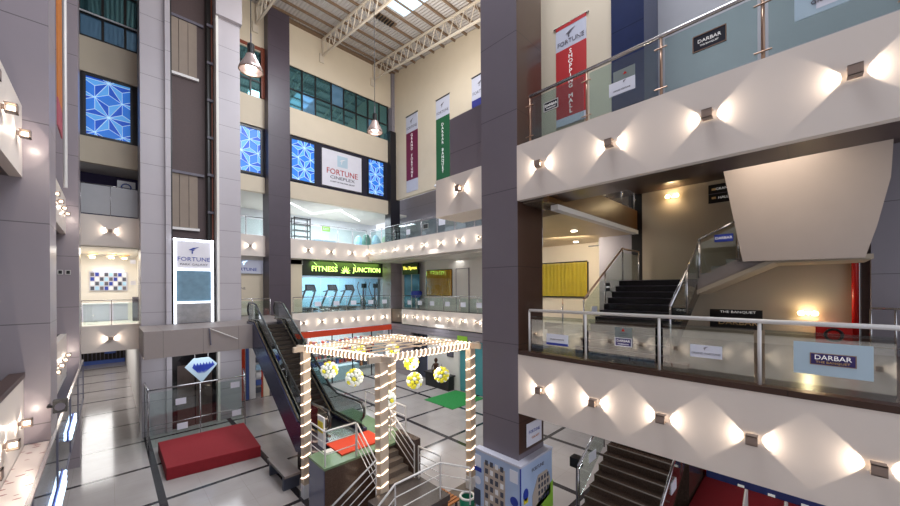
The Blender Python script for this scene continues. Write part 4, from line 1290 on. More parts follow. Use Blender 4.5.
# red and white display left of the escalator
t = T('shop_display', 'red and blue shop display strip behind the escalator', 'display', (5.9, 22.9, 0))
box('red_panel', (5.25, 22.9, 0), (5.65, 23.0, 3.6), 'redorange', t)
box('blue_panel', (5.7, 22.9, 0), (5.85, 23.0, 3.6), 'shopblue', t)
box('white_panel', (5.87, 22.9, 0), (6.2, 23.0, 3.6), 'white', t)
for k in range(7):
    box('goods_box', (6.22, 22.85, 0.3 + k * 0.45), (6.5, 23.0, 0.6 + k * 0.45), ['posterdark', 'shopblue', 'white', 'gymwall'][k % 4], t)
box('red_edge', (6.52, 22.9, 0), (6.58, 23.0, 3.6), 'redorange', t)
S('wall_back', (6.6, 22.85, 0), (6.95, 23.0, 3.9), 'cream')

# ------------------------------------------------------------------ tower details
for (z0, z1, nm) in ((16.8, 19.4, 'upper'), (9.45, 12.0, 'lower')):
    t = T('shaft_door', 'tall concrete panel door in the %s part of the lift shaft' % nm, 'door', (2.6, 20.95, z0))
    for k in range(3):
        box('door_leaf', (2.08 + k * 0.36, 20.93, z0), (2.42 + k * 0.36, 20.99, z1), 'concrete', t)
    box('sill', (2.06, 20.85, z0 - 0.14), (3.2, 21.0, z0 - 0.02), 'steelp', t)
    box('header', (2.06, 20.85, z1), (3.4, 21.0, z1 + 0.12), 'letdark', t)
t = T('lift_rail', 'dark vertical lift guide with brackets in the tower recess', 'lift rail', (3.62, 20.7, 4.9))
B().bar((3.56, 20.72, 4.9), (3.56, 20.72, 22.5), 0.07).build('guide_rail', 'black', t)
B().bar((3.72, 20.75, 4.9), (3.72, 20.75, 22.5), 0.05).build('conduit', mat('frame_red_brown', (128, 62, 40), 0.5), t)
for k in range(9):
    box('bracket', (3.5, 20.62, 6.5 + k * 1.85), (3.76, 20.72, 6.62 + k * 1.85), 'letdark', t)
B().bar((2.08, 20.4, 8.9), (2.08, 20.4, 22.5), 0.05).build('shaft_pipe', 'black', None, label='thin black pipe up the left edge of the lift shaft', cat='pipe')
t = T('illuminated_sign_tower', 'tall white lit sign box on the tower with blue FORTUNE lettering', 'sign', (2.85, 20.1, 4.9))
box('case', (2.12, 20.12, 4.9), (3.6, 20.4, 8.78), 'bannerpale', t)
for (a, b) in (((2.10, 20.04, 4.9), (2.19, 20.12, 8.8)), ((3.53, 20.04, 4.9), (3.62, 20.12, 8.8)), ((2.10, 20.04, 8.71), (3.62, 20.12, 8.8)), ((2.19, 20.04, 7.34), (3.53, 20.12, 7.42)), ((2.19, 20.04, 5.82), (3.53, 20.12, 5.90))):
    box('light_tube', a, b, 'led', t)
box('upper_face', (2.2, 20.08, 7.43), (3.52, 20.12, 8.7), 'signwhite', t)
box('middle_window', (2.2, 20.09, 5.91), (3.52, 20.12, 7.33), mat('sign_blue_glass', (104, 138, 158), 0.1, var=0.3, scale=4), t)
box('lower_window', (2.2, 20.09, 4.92), (3.52, 20.12, 5.81), mat('sign_grey_glass', (140, 138, 140), 0.1, var=0.3, scale=6), t)
text('lettering', 'FORTUNE', 0.27, (2.86, 20.08, 7.86), 'Y-', 'letblue', t, 0.01, 1.05)
text('lettering', 'PARK GALAXY', 0.13, (2.86, 20.08, 7.62), 'Y-', 'letdark', t, 0.01, 1.25)
emblem((2.86, 20.07, 8.28), 'Y-', 0.42, 'letblue', t, 0.01)
t = T('diamond_sign', 'hanging white diamond shaped sign with a blue drawing', 'sign', (3.02, 19.4, 2.2))
B().prism([(3.02, 19.4, 2.2), (3.64, 19.4, 2.98), (3.3, 19.4, 3.33), (2.72, 19.4, 3.33), (2.4, 19.4, 2.98)], (0, 0.05, 0)).build('panel', 'paperblue', t)
for k in range(7):
    a = -0.35 + k * 0.115
    B().prism([(3.02 + a, 19.39, 2.92), (3.02 + a + 0.07, 19.39, 2.92 + 0.2), (3.02 + a + 0.16, 19.39, 2.95), (3.02 + a * 0.3, 19.39, 2.62)], (0, 0.01, 0)).build('emblem', 'letblue', t)
for s in (-1, 1):
    B().tube([(3.02 + s * 0.25, 19.42, 3.33), (3.02 + s * 0.25, 19.42, 3.88)], 0.008, 4).build('wire', 'steelp', t)
t = T('lobby_door', 'black glass door at the foot of the grey tower', 'door', (2.9, 20.5, 0))
box('door_glass', (2.05, 20.5, 0), (3.78, 20.55, 3.85), mat('door_black', (30, 26, 28), 0.1), t)
for (x0, x1) in ((2.25, 2.9), (2.95, 3.6)):
    box('door_leaf', (x0, 20.45, 0), (x1, 20.5, 2.9), mat('door_bronze_glass', (84, 72, 68), 0.12, var=0.3), t)
for i, (x, z, y_) in enumerate([(2.15, 1.75, 18.5), (4.15, 2.05, 18.5), (2.2, 0.7, 18.5), (4.2, 0.75, 18.5)]):
    board('glass_sign', 'white sheet on the tower foot railing, %s' % ['upper left', 'upper right', 'lower left', 'lower right'][i], 'notice', (x, y_, z), 'Y-', 0.36, 0.26, 'paper', group='sheets on the tower foot railing')

# red carpeted dais
B().prism([(1.36, 15.15, 0.0), (4.16, 14.75, 0.0), (4.35, 17.9, 0.0), (1.36, 18.0, 0.0)], (0, 0, 0.42)).build('dais', 'red', None, label='red carpeted dais in front of the grey tower', cat='dais', bevel=0.02)

# diagonal brace and small spotlight at the tower slab
t = T('slab_brace', 'small steel brace on the face of the grey tower slab', 'bracket', (3.6, 16.9, 4.4))
B().tube([(2.9, 16.93, 4.88), (3.9, 16.93, 4.35)], 0.02, 6).build('brace_bar', 'steelp', t)
B().tube([(2.9, 16.93, 4.88), (2.95, 16.93, 4.2)], 0.03, 6).build('brace_leg', 'letdark', t)

# ------------------------------------------------------------------ left shop interior
t = T('shop_board', 'framed blue and white product board on the left shop wall', 'board', (-0.2, 26.9, 6.3))
box('frame', (-0.75, 26.9, 6.42), (0.75, 26.98, 7.46), 'bannerpale', t)
for r_ in range(4):
    for c_ in range(8):
        box('tile', (-0.71 + c_ * 0.18, 26.87, 6.46 + r_ * 0.25), (-0.57 + c_ * 0.18, 26.9, 6.65 + r_ * 0.25), ['posterdark', 'letblue', 'gymwall', 'white', 'letdark'][(r_ * 3 + c_ * 2) % 5], t)
box('top_light', (-0.6, 26.8, 7.5), (0.6, 26.9, 7.55), 'led', t)
for i, (x, z) in enumerate([(0.86, 7.85), (0.86, 6.8)]):
    t = T('square_wall_plate', 'small lit white square sign by the left shop, %s' % ['upper', 'lower'][i], 'sign', (x, 23.5, z - 0.1), 'square plates')
    box('panel', (x - 0.1, 23.5, z - 0.1), (x + 0.1, 23.53, z + 0.1), 'signwhite', t)
t = T('shop_display_table', 'white display counter behind the left shop railing', 'counter', (0, 25, 4.9))
box('counter_body', (-1.0, 24.8, 4.9), (0.7, 25.4, 5.75), 'bannerpale', t)
box('counter_top', (-1.05, 24.75, 5.75), (0.75, 25.45, 5.8), 'white', t)
t = T('shop_rack', 'dark slim rack at the right of the left shop', 'rack', (0.95, 24, 4.9))
box('rack_body', (0.85, 23.8, 4.9), (1.1, 24.2, 6.1), 'letdark', t)
for i, (x, z) in enumerate([(-0.6, 8.2), (0.1, 8.2), (0.6, 8.2)]):
    t = T('ceiling_fixture', 'brass arm ceiling light in the left shop, %s from the left' % ORD[i], 'ceiling light', (x, 25.5, z), 'brass ceiling lights in the left shop')
    B().cyl((x, 25.5, z - 0.1), 0.1, 0.08).build('lamp_head', 'ledwarm', t)
    B().bar((x - 0.2, 25.5, z), (x + 0.2, 25.5, z + 0.12), 0.05).build('arm', 'letgold', t)
t = T('wall_monitor', 'small white unit on the ledge of the upper left opening', 'appliance', (0.6, 22.4, 11.2))
box('case', (0.3, 23.0, 11.1), (0.95, 23.3, 11.7), 'white', t)
B().tube([(0.62 + 0.17 * math.cos(a), 22.99, 11.4 + 0.17 * math.sin(a)) for a in [i * PI / 8 for i in range(16)]], 0.03, 5, closed=True).build('fan_ring', 'shopblue', t)
# corridor end
t = T('rolling_shutter', 'dark grille gate closing the far end of the ground corridor', 'gate', (-0.6, 43.7, 0))
for k in range(14):
    B().bar((-2.36 + k * 0.255, 43.8, 0), (-2.36 + k * 0.255, 43.8, 3.2), 0.05).build('gate_bar', 'letdark', t)
box('blue_banner', (-0.3, 43.6, 0.8), (0.4, 43.7, 3.4), 'shopblue', t)
box('low_curb', (-2.4, 43.2, 0), (1.0, 43.5, 0.3), 'shopblue', t)

# ------------------------------------------------------------------ left edge: deck, glass beam, banner, neon reflections
M['deck'] = mat('deck_sheets', (208, 190, 178), 0.35, var=0.05)


def deck_mat():
    mt = bpy.data.materials.new('printed_deck_sheets')
    mt.use_nodes = True
    nt = mt.node_tree
    p = nt.nodes['Principled BSDF']; p.inputs['Roughness'].default_value = 0.3
    geo = nt.nodes.new('ShaderNodeNewGeometry')
    mp = nt.nodes.new('ShaderNodeMapping'); mp.inputs['Scale'].default_value = (2.2, 5.0, 1); mp.inputs['Rotation'].default_value = (0, 0, 0.3)
    nt.links.new(geo.outputs['Position'], mp.inputs['Vector'])
    br = nt.nodes.new('ShaderNodeTexVoronoi'); br.inputs['Scale'].default_value = 2.2
    nt.links.new(mp.outputs[0], br.inputs['Vector'])
    lt = nt.nodes.new('ShaderNodeMath'); lt.operation = 'LESS_THAN'; lt.inputs[1].default_value = 0.24
    nt.links.new(br.outputs['Distance'], lt.inputs[0])
    mx = nt.nodes.new('ShaderNodeMix'); mx.data_type = 'RGBA'
    mx.inputs['A'].default_value = lin((206, 190, 180)); mx.inputs['B'].default_value = lin((136, 70, 66))
    nt.links.new(lt.outputs[0], mx.inputs['Factor'])
    nt.links.new(mx.outputs['Result'], p.inputs['Base Color'])
    return mt


B().box((-1.09, 3.0, 3.55), (-0.76, 9.78, 3.69)).build('canopy_deck', deck_mat(), None, kind='structure')
B().box((-1.25, 10.95, 3.4), (-1.1, 18.5, 3.5)).build('canopy_deck', 'fascia', None, kind='structure')
t = T('glass_beam', 'blue tinted glass beam running along the left side below the columns', 'glass beam', (-0.75, 12, 2.2))
for i in range(5):
    B().box((-0.755, 4.0 + i * 3.15, 2.25), (-0.735, 7.1 + i * 3.15, 3.72)).build('glass_panel', GB, t)
    B().box((-0.77, 7.08 + i * 3.15, 2.2), (-0.72, 7.15 + i * 3.15, 3.72)).build('joint', 'letdark', t)
B().box((-0.77, 4.0, 3.72), (-0.72, 19.7, 3.76)).build('top_rail', 'steel', t)
B().box((-0.77, 4.0, 2.2), (-0.72, 19.7, 2.25)).build('bottom_rail', 'letdark', t)
for i, (y0_, y1_, z0, z1) in enumerate([(12.6, 14.4, 2.78, 3.0), (8.4, 11.2, 2.28, 2.6)]):  # blue neon reflected in the glass, built as glowing tubes on a backing
    t = T('neon_reflection', 'blue white neon reflected in the left glass beam, built as glowing tubes, %s one' % ['farther', 'nearer'][i], 'reflection', (-0.69, (y0_ + y1_) / 2, z0), 'blue neon reflections')
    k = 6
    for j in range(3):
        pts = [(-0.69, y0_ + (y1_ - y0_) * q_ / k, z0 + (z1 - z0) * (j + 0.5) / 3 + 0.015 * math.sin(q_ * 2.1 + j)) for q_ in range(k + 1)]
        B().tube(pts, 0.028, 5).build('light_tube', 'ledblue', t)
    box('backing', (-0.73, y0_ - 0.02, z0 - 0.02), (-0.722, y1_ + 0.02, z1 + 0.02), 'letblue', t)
t = T('hanging_banner', 'narrow orange banner seen edge on between the two left columns', 'banner', (-1.03, 15.6, 11.5))
box('cloth', (-1.05, 15.0, 12.0), (-1.02, 16.3, 19.0), 'orange', t)
box('cloth_foot', (-1.05, 15.0, 11.2), (-1.02, 16.3, 12.0), 'pink', t)
B().tube([(-1.0, 16.9, 9.8), (-1.0, 16.9, 22.5)], 0.05, 8).build('steel_pole', 'steelp', None, label='thin pale pole beside the narrow orange banner', cat='pole')
B().box((-1.0, 11.1, 3.6), (-0.97, 12.4, 21.0)).build('glass_fin', G, None, label='tall clear glass fin beside the near left column', cat='glass fin')

# ------------------------------------------------------------------ pergola
PF, PR, PL, PB = (5.12, 7.85), (8.33, 7.62), (4.36, 10.92), (7.7, 11.1)
PZ = 4.58
t = T('pergola', 'wooden pergola wound with warm rope lights over the escalator landing', 'pergola', (6.3, 9.3, 0))


def helix_post(p, z0, z1, r, turns):
    pts = []
    n = turns * 12
    for i in range(n + 1):
        a = 2 * PI * i / 12
        ca, sa = math.cos(a), math.sin(a)
        k = 1.0 / max(abs(ca), abs(sa)) ** 0.75
        pts.append((p[0] + r * k * ca, p[1] + r * k * sa, z0 + (z1 - z0) * i / n))
    return pts


base_z = {0: 1.15, 1: 0.0, 2: 0.0, 3: 0.0}
for i, (p, z0) in enumerate([(PF, 0.0), (PR, 0.0), (PL, 0.0), (PB, 0.0)]):
    w = 0.125 if i == 0 else 0.11
    po = box('post', (p[0] - w, p[1] - w, z0), (p[0] + w, p[1] + w, PZ - 0.06), 'tan', t)
    B().tube(helix_post(p, z0 + 0.45, PZ - 0.25, w + 0.016, 12), 0.018, 6).build('rope_light', 'rope', po)
    if i in (1, 2):
        box('post_base', (p[0] - w - 0.01, p[1] - w - 0.01, z0 + 0.0), (p[0] + w + 0.01, p[1] + w + 0.01, z0 + 0.42), 'white', po)


def helix_beam(a, b, hw, hh, pitch):
    a, b = Vector(a), Vector(b)
    d = (b - a); L = d.length; d.normalize()
    s = d.cross(Vector((0, 0, 1))).normalized()
    n = int(L / pitch * 10)
    pts = []
    for i in range(n + 1):
        t_ = 2 * PI * i / 10
        ca, sa = math.cos(t_), math.sin(t_)
        k = 1.0 / max(abs(ca), abs(sa)) ** 0.75
        pts.append(a + d * (L * i / n) + s * (hw * k * ca) + Vector((0, 0, hh * k * sa)))
    return pts


for (p, q_) in ((PL, PF), (PF, PR), (PR, PB), (PB, PL)):
    a, b = Vector((p[0], p[1], PZ + 0.02)), Vector((q_[0], q_[1], PZ + 0.02))
    d = (b - a).normalized()
    bm_ = B().bar(a - d * 0.38, b + d * 0.38, 0.10, 0.16).build('beam', 'tan', t)
    B().tube(helix_beam(a, b, 0.065, 0.095, 0.155), 0.016, 6).build('rope_light', 'rope', bm_)
for k in range(6):
    f_ = (k + 1) / 7
    a = Vector((PL[0], PL[1], PZ + 0.14)).lerp(Vector((PF[0], PF[1], PZ + 0.14)), f_)
    b = Vector((PB[0], PB[1], PZ + 0.14)).lerp(Vector((PR[0], PR[1], PZ + 0.14)), f_)
    B().bar(a, b, 0.035, 0.03).build('slat', 'tan', t)
for k in range(4):
    f_ = (k + 1) / 5
    a = Vector((PL[0], PL[1], PZ + 0.2)).lerp(Vector((PB[0], PB[1], PZ + 0.2)), f_)
    b = Vector((PF[0], PF[1], PZ + 0.2)).lerp(Vector((PR[0], PR[1], PZ + 0.2)), f_)
    B().bar(a, b, 0.035, 0.03).build('slat', 'tan', t)


# lanterns
def lantern_proto():
    t = T('lattice_lantern', 'x', 'lantern', (0, 0, 0), 'hanging lattice lanterns')
    bm = bmesh.new()
    bmesh.ops.create_icosphere(bm, subdivisions=2, radius=0.205)
    shells = {'globewhite': B(), 'globeyellow': B()}
    for k, vv in enumerate(bm.verts):
        n = vv.co.normalized()
        a = n.orthogonal().normalized()
        b_ = n.cross(a)
        vs, fs = [], []
        for (rad, up_) in ((0.062, -0.01), (0.066, 0.02), (0.045, 0.048)):
            for q_ in range(8):
                t_ = 2 * PI * q_ / 8
                vs.append(vv.co + n * up_ + a * (rad * math.cos(t_)) + b_ * (rad * 0.8 * math.sin(t_)))
        vs.append(vv.co + n * 0.056)
        for lv in range(2):
            for q_ in range(8):
                q2 = (q_ + 1) % 8
                fs.append((lv * 8 + q_, lv * 8 + q2, lv * 8 + 8 + q2, lv * 8 + 8 + q_))
        for q_ in range(8):
            fs.append((16 + q_, 16 + (q_ + 1) % 8, 24))
        key = 'globeyellow' if (k * 7) % 5 in (0, 2) else 'globewhite'
        shells[key].add(vs, fs)
    bm.free()
    shells['globewhite'].build('white_petals', 'globewhite', t, smooth=True)
    shells['globeyellow'].build('yellow_petals', 'globeyellow', t, smooth=True)
    B().lathe((0, 0, 0), [(0.0, -0.19), (0.13, -0.13), (0.19, 0), (0.13, 0.13), (0.0, 0.19)], 12).build('inner_globe', mat('lantern_core', (130, 134, 110), 0.6, emit=(200, 200, 150), es=0.02), t, smooth=True)
    B().tube([(0, 0, 0.24), (0, 0, 0.34)], 0.006, 4).build('cord', 'letdark', t)
    return t


lp = lantern_proto()
spots = [((4.75, 10.1, 4.0), 'yellow and white lattice lantern hanging beside the left pergola post'),
         ((5.0, 9.05, 3.92), 'yellow and white lattice lantern second from the left pergola post'),
         ((5.55, 8.25, 3.35), 'low lattice lantern partly hidden behind the front pergola post'),
         ((7.0, 9.0, 4.05), 'upper lantern of the stacked pair right of the front pergola post'),
         ((6.7, 8.45, 3.62), 'lower lantern of the stacked pair right of the front pergola post'),
         ((7.55, 8.15, 3.7), 'lattice lantern hanging beside the right pergola post'),
         ((6.0, 10.6, 4.36), 'lattice lantern high under the far side of the pergola roof, left one'),
         ((6.9, 9.9, 4.36), 'lattice lantern high under the far side of the pergola roof, right one')]
for i, (loc, lab) in enumerate(spots):
    o = lp if i == 0 else copy_tree(lp)
    o.location = loc
    o.rotation_euler = (0, 0, i * 0.7)
    o['label'] = lab
for i, (x, y_) in enumerate([(5.5, 9.4), (7.0, 8.6)]):
    l = bpy.data.lights.new('rope_glow', 'POINT'); l.energy = 40; l.color = (1, 0.9, 0.78); l.shadow_soft_size = 0.5
    o = bpy.data.objects.new('rope_glow', l); COL.objects.link(o); o.location = (x, y_, 3.9); o.parent = t; o.location = Vector((x, y_, 3.9)) - WORLD[t.name]

# ------------------------------------------------------------------ escalator
EX0, EX1 = 4.63, 5.76
t = T('escalator', 'dark escalator with glass balustrades rising to the gym level', 'escalator', (5.2, 13, 0))
slope = 0.61
yt, yb = 16.9, 12.0     # top and bottom of the incline
zt, zb = 4.9, 1.9
prof = [(17.9, zt), (yt, zt), (yb, zb), (9.9, zb), (9.9, zb - 0.25), (yb + 0.1, zb - 0.95), (yt + 0.1, zt - 1.05), (17.9, zt - 1.05)]
M['escside'] = mat('escalator_side_blue', (58, 60, 92), 0.25, 0.3, var=0.1)
M['escsteel'] = mat('escalator_steel', (124, 112, 98), 0.25, 0.7)
for x0, x1 in ((EX0 - 0.14, EX0 - 0.02), (EX1 + 0.02, EX1 + 0.14)):
    pr = [(a, b + (0.10 if i < 4 else 0)) for i, (a, b) in enumerate(prof)]
    B().prism([(x0, a, b) for a, b in pr], (x1 - x0, 0, 0)).build('side_cladding', 'escside', t)
B().prism([(EX0 - 0.02, a, b) for a, b in [(17.9, zt - 0.1), (yt, zt - 0.1), (yb, zb - 0.1), (9.9, zb - 0.05), (9.9, zb - 0.25), (yb + 0.1, zb - 0.95), (yt + 0.1, zt - 1.05), (17.9, zt - 1.05)]], (EX1 - EX0 + 0.04, 0, 0)).build('truss_body', 'black', t)
n = 19
for k in range(n):
    y_ = yb + (yt - yb) * (k + 0.5) / n
    z = zb + (zt - zb) * (k + 0.5) / n
    B().box((EX0 + 0.1, y_ - 0.14, z - 0.1), (EX1 - 0.1, y_ + 0.14, z + 0.05)).build('step', mat('escalator_step', (46, 38, 34), 0.4, 0.4), t)
for x in (EX0, EX1):
    pts = [(x, 9.95, zb + 0.9), (x, 9.82, zb + 0.72), (x, 9.85, zb + 0.5), (x, 10.0, zb + 0.35)]
    top = [(x, 18.1, zt + 0.35), (x, 18.25, zt + 0.55), (x, 18.22, zt + 0.75), (x, 18.05, zt + 0.92), (x, 17.4, zt + 0.93), (x, yt + 0.1, zt + 0.86)]
    low = [(x, yb + 0.2, zb + 1.02), (x, yb - 0.4, zb + 0.86), (x, 10.3, zb + 0.92)]
    B().tube(top + low + pts, 0.042, 8).build('handrail_belt', 'rubber', t, smooth=True)
    B().prism([(x - 0.006, a, b) for a, b in [(18.1, zt + 0.1), (18.18, zt + 0.6), (17.9, zt + 0.88), (yt + 0.1, zt + 0.8), (yb + 0.1, zb + 0.92), (10.1, zb + 0.84), (9.9, zb + 0.6), (10.0, zb + 0.1), (yb, zb + 0.1), (yt, zt + 0.1)]], (0.012, 0, 0)).build('glass_balustrade', GD, t)
    for dx in (-0.07, 0.07):
        B().tube([(x + dx, 17.9, zt + 0.14), (x + dx, yt, zt + 0.14), (x + dx, yb, zb + 0.14), (x + dx, 10.0, zb + 0.14)], 0.035, 6).build('skirt_trim', 'escsteel', t)
box('comb_plate', (EX0 + 0.05, 10.0, zb - 0.05), (EX1 - 0.05, 10.9, zb - 0.01), 'steel', t)

# landing platform of the escalator, with granite sides
t = T('landing_platform', 'granite sided platform with green floor at the foot of the escalator', 'platform', (5.2, 10, 0))
box('granite_side', (4.6, 8.65, 0), (6.7, 9.65, 1.80), 'granite', t)
box('granite_side', (3.93, 8.65, 0), (4.6, 9.62, 1.80), 'granite', t)
box('blue_side_panel', (3.91, 8.67, 0), (3.93, 9.6, 1.79), mat('side_steel_blue', (92, 96, 124), 0.2), t)
box('floor_top', (3.9, 8.62, 1.80), (6.72, 9.65, 1.86), 'greenpale', t)
box('cream_strip', (4.3, 9.4, 1.86), (6.6, 9.62, 1.868), 'offwhite', t)
box('platform_body', (4.62, 9.65, 0), (6.7, 12.3, 1.60), 'granite', t)
box('rear_floor', (5.9, 9.65, 1.60), (6.72, 12.3, 1.84), 'greenpale', t)
box('red_mat', (4.55, 8.95, 1.865), (5.95, 9.9, 1.90), 'redorange', None, label='orange red mat at the foot of the escalator', cat='mat')
t = T('side_bench', 'low grey slab bench left of the escalator side', 'bench', (4.7, 13, 0))
box('bench_top', (3.95, 11.6, 0.42), (4.45, 13.3, 0.5), 'slabgrey', t)
box('bench_leg', (3.95, 13.0, 0), (4.45, 13.1, 0.42), 'posterdark', t)
box('bench_leg', (3.95, 11.7, 0), (4.45, 11.8, 0.42), 'posterdark', t)


def pipe_rail(label, pts, floor, nbars=3, r=0.024, posts=None):
    """railing whose top follows pts; floor = height of the rail above what it stands on"""
    t = T('steel_railing', label, 'railing', Vector(pts[0]) - Vector((0, 0, floor)), 'steel railings around the landing')
    up = Vector((0, 0, 1))
    B().tube(pts, r, 8).build('handrail', 'steelp', t, smooth=True)
    for k in range(nbars):
        h = floor * (k + 1) / (nbars + 1)
        B().tube([Vector(p) - up * h for p in pts], 0.013, 6).build('rail_bar', 'steelp', t, smooth=True)
    for a, b in zip(pts[:-1], pts[1:]):
        a, b = Vector(a), Vector(b)
        m_ = max(1, int((b - a).length / 1.0))
        for i in range(m_):
            p = a.lerp(b, i / m_)
            B().tube([p - up * floor, p], 0.018, 6).build('post', 'steelp', t)
    p = Vector(pts[-1])
    B().tube([p - up * floor, p], 0.018, 6).build('post', 'steelp', t)
    return t


pipe_rail('steel railing along the front of the escalator landing', [(3.97, 9.6, 2.76), (3.97, 8.72, 2.76), (4.85, 8.72, 2.76)], 0.9, 2)
pipe_rail('left hand railing of the short granite steps', [(4.87, 8.7, 2.74), (4.87, 7.74, 2.06), (3.5, 7.74, 1.3)], 0.88, 3)
pipe_rail('right hand railing of the short granite steps', [(6.08, 8.85, 2.76), (6.08, 7.7, 2.06)], 0.88, 3)
pipe_rail('railing along the right edge of the escalator landing', [(6.62, 11.2, 2.76), (6.62, 8.8, 2.76)], 0.9, 2)
pipe_rail('railing right of the mid landing, behind the bench', [(6.15, 7.6, 2.05), (6.2, 6.75, 2.05)], 0.9, 3)
pipe_rail('front railing of the mid landing, bending past the wooden bench', [(3.7, 6.5, 1.45), (4.58, 6.5, 2.05), (5.95, 6.5, 2.05), (6.3, 5.8, 2.05)], 0.9, 2)
# short steps towards the viewer
t = T('staircase', 'short granite steps from the escalator landing to the mid landing', 'stairs', (5.5, 8.2, 1.15))
for k in range(4):
    z = 1.86 - 0.142 * (k + 1)
    y1_ = 8.64 - 0.235 * k
    box('step', (5.28, y1_ - 0.235, 1.0), (6.05, y1_, z), 'granite_grey', t)
box('side_wall', (6.1, 7.7, 1.16), (6.3, 8.62, 2.2), 'granite', t)
t = T('landing_platform', 'dark mid landing between the short steps and the bench', 'platform', (5.3, 7.1, 0))
box('landing_slab', (4.6, 6.45, 1.0), (6.25, 7.7, 1.15), 'landingdark', t)
box('landing_wall', (4.62, 6.5, 0), (6.22, 7.68, 1.0), 'granite', t)
t = T('staircase', 'last granite steps going down from the mid landing', 'stairs', (4, 7.1, 0))
for k in range(6):
    z = 1.15 - 0.164 * (k + 1)
    x1 = 4.58 - 0.28 * k
    box('step', (x1 - 0.28, 6.52, 0), (x1, 7.66, z), 'granite_grey', t)
B().prism([(6.3, 4.95, 0.0), (9.0, 4.95, 0.0), (9.0, 7.97, 0.0), (7.5, 7.97, 0.0), (7.5, 9.5, 0.0), (6.72, 9.5, 0.0), (6.72, 7.97, 0.0), (6.3, 7.97, 0.0)], (0, 0, 0.012)).build('dark_floor_patch', 'granite_grey', None, label='dark granite floor patch around the green bin', cat='floor inlay')
# small yellow warning sign
t = T('warning_sign', 'small yellow warning sign at the foot of the escalator', 'sign', (4.5, 10.1, 1.9))
box('frame', (4.38, 9.7, 1.87), (4.42, 10.1, 2.75), 'white', t)
box('yellow_panel', (4.36, 9.75, 2.3), (4.38, 10.05, 2.6), 'yellow', t)
# bench and bin
t = T('slatted_bench', 'wooden slatted bench at the bottom edge near the green bin', 'bench', (6.8, 7.3, 0.012))
for k in range(7):
    B().bar((6.4, 7.72 - 0.125 * k, 0.45), (7.12, 7.72 - 0.125 * k, 0.45), 0.085, 0.035).build('seat_slat', 'wood', t)
for x in (6.48, 7.0):
    for y_ in (6.98, 7.65):
        box('leg', (x, y_, 0.012), (x + 0.05, y_ + 0.05, 0.43), 'letdark', t)
t = T('litter_bin', 'round green litter bin with white rim beside the right pergola post', 'bin', (6.95, 6.5, 0))
B().lathe((6.95, 6.5, 0.012), [(0.01, 0), (0.17, 0), (0.19, 0.4), (0.22, 0.77), (0.17, 0.77), (0.16, 0.7), (0.14, 0.2), (0.0, 0.19)], 24).build('bin_body', 'greenbin', t, smooth=True)
B().tube([(6.95 + 0.19 * math.cos(a), 6.5 + 0.19 * math.sin(a), 0.79) for a in [i * PI / 12 for i in range(24)]], 0.035, 8, closed=True).build('rim', 'offwhite', t, smooth=True)

# ------------------------------------------------------------------ poster box around the dark column
t = T('poster_box', 'poster covered box around the foot of the dark column', 'poster box', (7.35, 5.27, 0))
box('box_left_face', (6.62, 4.55, 0), (6.79, 5.9, 2.37), 'poster', t)
box('box_front_face', (6.79, 4.55, 0), (8.0, 4.71, 2.37), 'poster', t)
box('box_right_face', (7.9, 4.71, 0), (8.0, 5.9, 2.37), 'poster', t)
for (a, b) in (((6.6, 4.53, 2.37), (6.8, 5.92, 2.42)), ((6.8, 4.53, 2.37), (8.02, 4.72, 2.42)), ((7.9, 4.72, 2.37), (8.02, 5.92, 2.42))):
    box('top_trim', a, b, 'bannerpale', t)
box('corner_trim', (6.605, 4.535, 0), (6.63, 4.56, 2.37), 'letblue', t)
# left face picture: a tower block with windows
fl = box('printed_building', (6.61, 4.98, 0.4), (6.618, 5.62, 2.15), 'posterwall', t)
for r_ in range(9):
    for c_ in range(4):
        box('printed_window', (6.604, 5.02 + c_ * 0.155, 0.5 + r_ * 0.2), (6.61, 5.11 + c_ * 0.155, 0.62 + r_ * 0.2), 'posterdark' if (r_ + c_) % 3 else 'white', fl)
for (y0_, y1_, z0, z1, m_) in ((5.72, 5.92, 1.98, 2.26, 'paper'), (5.7, 5.94, 1.85, 1.95, 'letblue'), (4.62, 4.84, 1.98, 2.26, 'paper'), (5.74, 5.95, 1.0, 1.4, 'posterdark'), (5.62, 5.93, 0.35, 0.9, 'amber'), (4.6, 4.98, 0.2, 0.7, 'posterdark')):
    box('printed_patch', (6.612, y0_, z0), (6.62, y1_, z1), m_, t)
for (y_, z, r_) in ((4.72, 1.55, 0.11), (5.82, 1.62, 0.1)):
    B().prism([(6.61, y_ + r_ * math.cos(a), z + r_ * math.sin(a)) for a in [i * PI / 10 for i in range(20)]], (0.006, 0, 0)).build('printed_badge', 'letblue' if y_ < 5 else 'paper', t)
# front face: second building, lime sheet
fl = B().prism([(7.1, 4.54, 1.1), (7.1, 4.54, 1.55), (7.35, 4.54, 1.95), (7.75, 4.54, 1.95), (7.9, 4.54, 1.7), (7.9, 4.54, 1.3)], (0, 0.008, 0)).build('printed_building', 'posterwall', t)
for r_ in range(4):
    for c_ in range(4):
        box('printed_window', (7.35 + c_ * 0.13, 4.534, 1.3 + r_ * 0.16), (7.42 + c_ * 0.13, 4.54, 1.4 + r_ * 0.16), 'posterdark', fl)
B().prism([(6.66, 4.54, 0.3), (8.03, 4.54, 0.3), (8.03, 4.54, 1.6), (6.66, 4.54, 1.02)], (0, 0.006, 0)).build('lime_sheet', 'lime', t)
B().prism([(6.82 + 0.1 * math.cos(a), 4.535, 1.7 + 0.14 * math.sin(a)) for a in [i * PI / 10 for i in range(20)]], (0, 0.01, 0)).build('printed_badge', 'letblue', t)
box('printed_patch', (6.74, 4.535, 1.5), (6.9, 4.545, 1.62), 'yellow', t)
text('lettering', 'FORTUNE', 0.12, (7.35, 4.55, 2.15), 'Y-', 'letdark', t, 0.006)
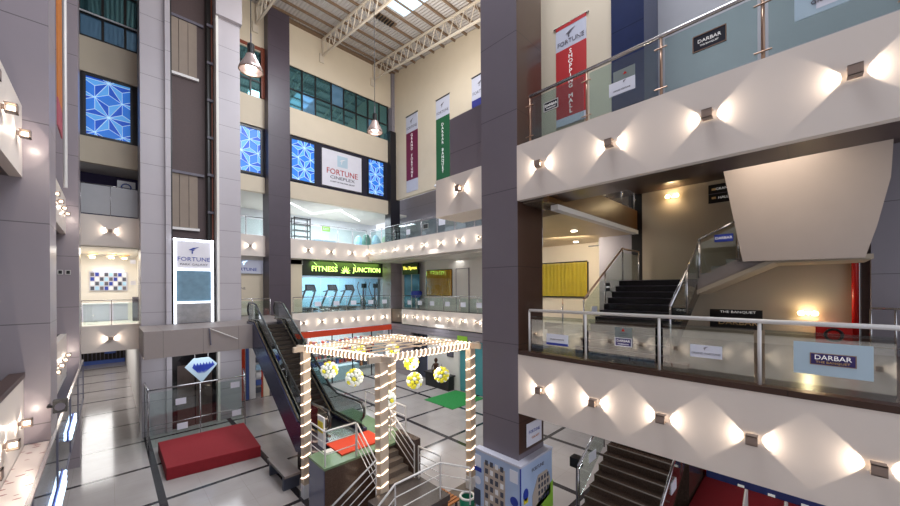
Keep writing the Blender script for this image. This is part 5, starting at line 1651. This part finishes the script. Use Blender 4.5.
text('lettering', 'GRAND', 0.09, (7.35, 4.535, 1.15), 'Y-', 'letdark', t, 0.006)
t, put, q = board('wall_notice', 'white notice with blue and orange lettering low on the dark column', 'notice', (7.42, 4.70, 2.92), 'Y-', 0.66, 0.55, 'paper')
put('lettering', 'FORTUNE', 0.11, 0, 0.05, 'letblue', 1.0)
put('lettering', 'GALAXY', 0.08, 0.05, -0.1, 'amber', 1.1)
# power socket boxes by the lower flight
t = T('camera_post', 'dark floor camera post beside the brown granite stair', 'post', (8.6, 4.5, 0))
B().cyl((8.9, 4.3, 0), 0.05, 1.7).build('pole', 'letdark', t)
box('camera_head', (8.75, 4.2, 1.7), (9.0, 4.45, 1.95), 'black', t)

# small plates, notices and a projector
for i, x in enumerate([-1.05, -1.24]):
    board('wall_plate', 'small dark square plate on the second left column, %s one' % ['right', 'left'][i], 'plate', (x, 18.6, 7.1), 'Y-', 0.13, 0.16, 'black', 'steelp', 0.02, group='plates on the second left column')
board('glass_sign', 'small black plate on the far right upper railing', 'sign', (14.29, 16.8, 10.35), 'X-', 0.5, 0.32, 'black', 'steelp', 0.02)
board('glass_sign', 'white notice on the far right upper railing, nearest the white slab', 'notice', (14.29, 15.3, 10.45), 'X-', 0.55, 0.45, 'paper')
board('glass_sign', 'white notice on the far right upper railing, nearest the corner', 'notice', (14.29, 18.6, 10.2), 'X-', 0.4, 0.35, 'paper')
t = T('projector_light', 'small dark projector light bracketed to the near left column', 'spotlight', (-0.7, 9.7, 4.25))
box('lamp_housing', (-0.74, 9.55, 4.22), (-0.56, 9.72, 4.44), 'black', t)
B().tube([(-0.8, 9.79, 4.33), (-0.8, 9.66, 4.33), (-0.74, 9.66, 4.33)], 0.025, 6).build('bracket', 'black', t)
B().tube([(-0.65, 9.55, 4.33), (-0.65, 9.53, 4.33)], 0.07, 10).build('lens', 'letdark', t)
t = T('wall_hook_lamp', 'small white arm lamp under the banners beside the white slab', 'wall lamp', (16.4, 18.0, 13.2))
B().tube([(16.58, 18.3, 13.6), (16.3, 18.2, 13.62), (16.2, 17.9, 13.6)], 0.04, 6).build('arm', 'steelp', t)
B().lathe((16.2, 17.9, 13.45), [(0.16, 0), (0.12, 0.1), (0.05, 0.16), (0.0, 0.17)], 12).build('lamp_head', 'white', t, smooth=True)
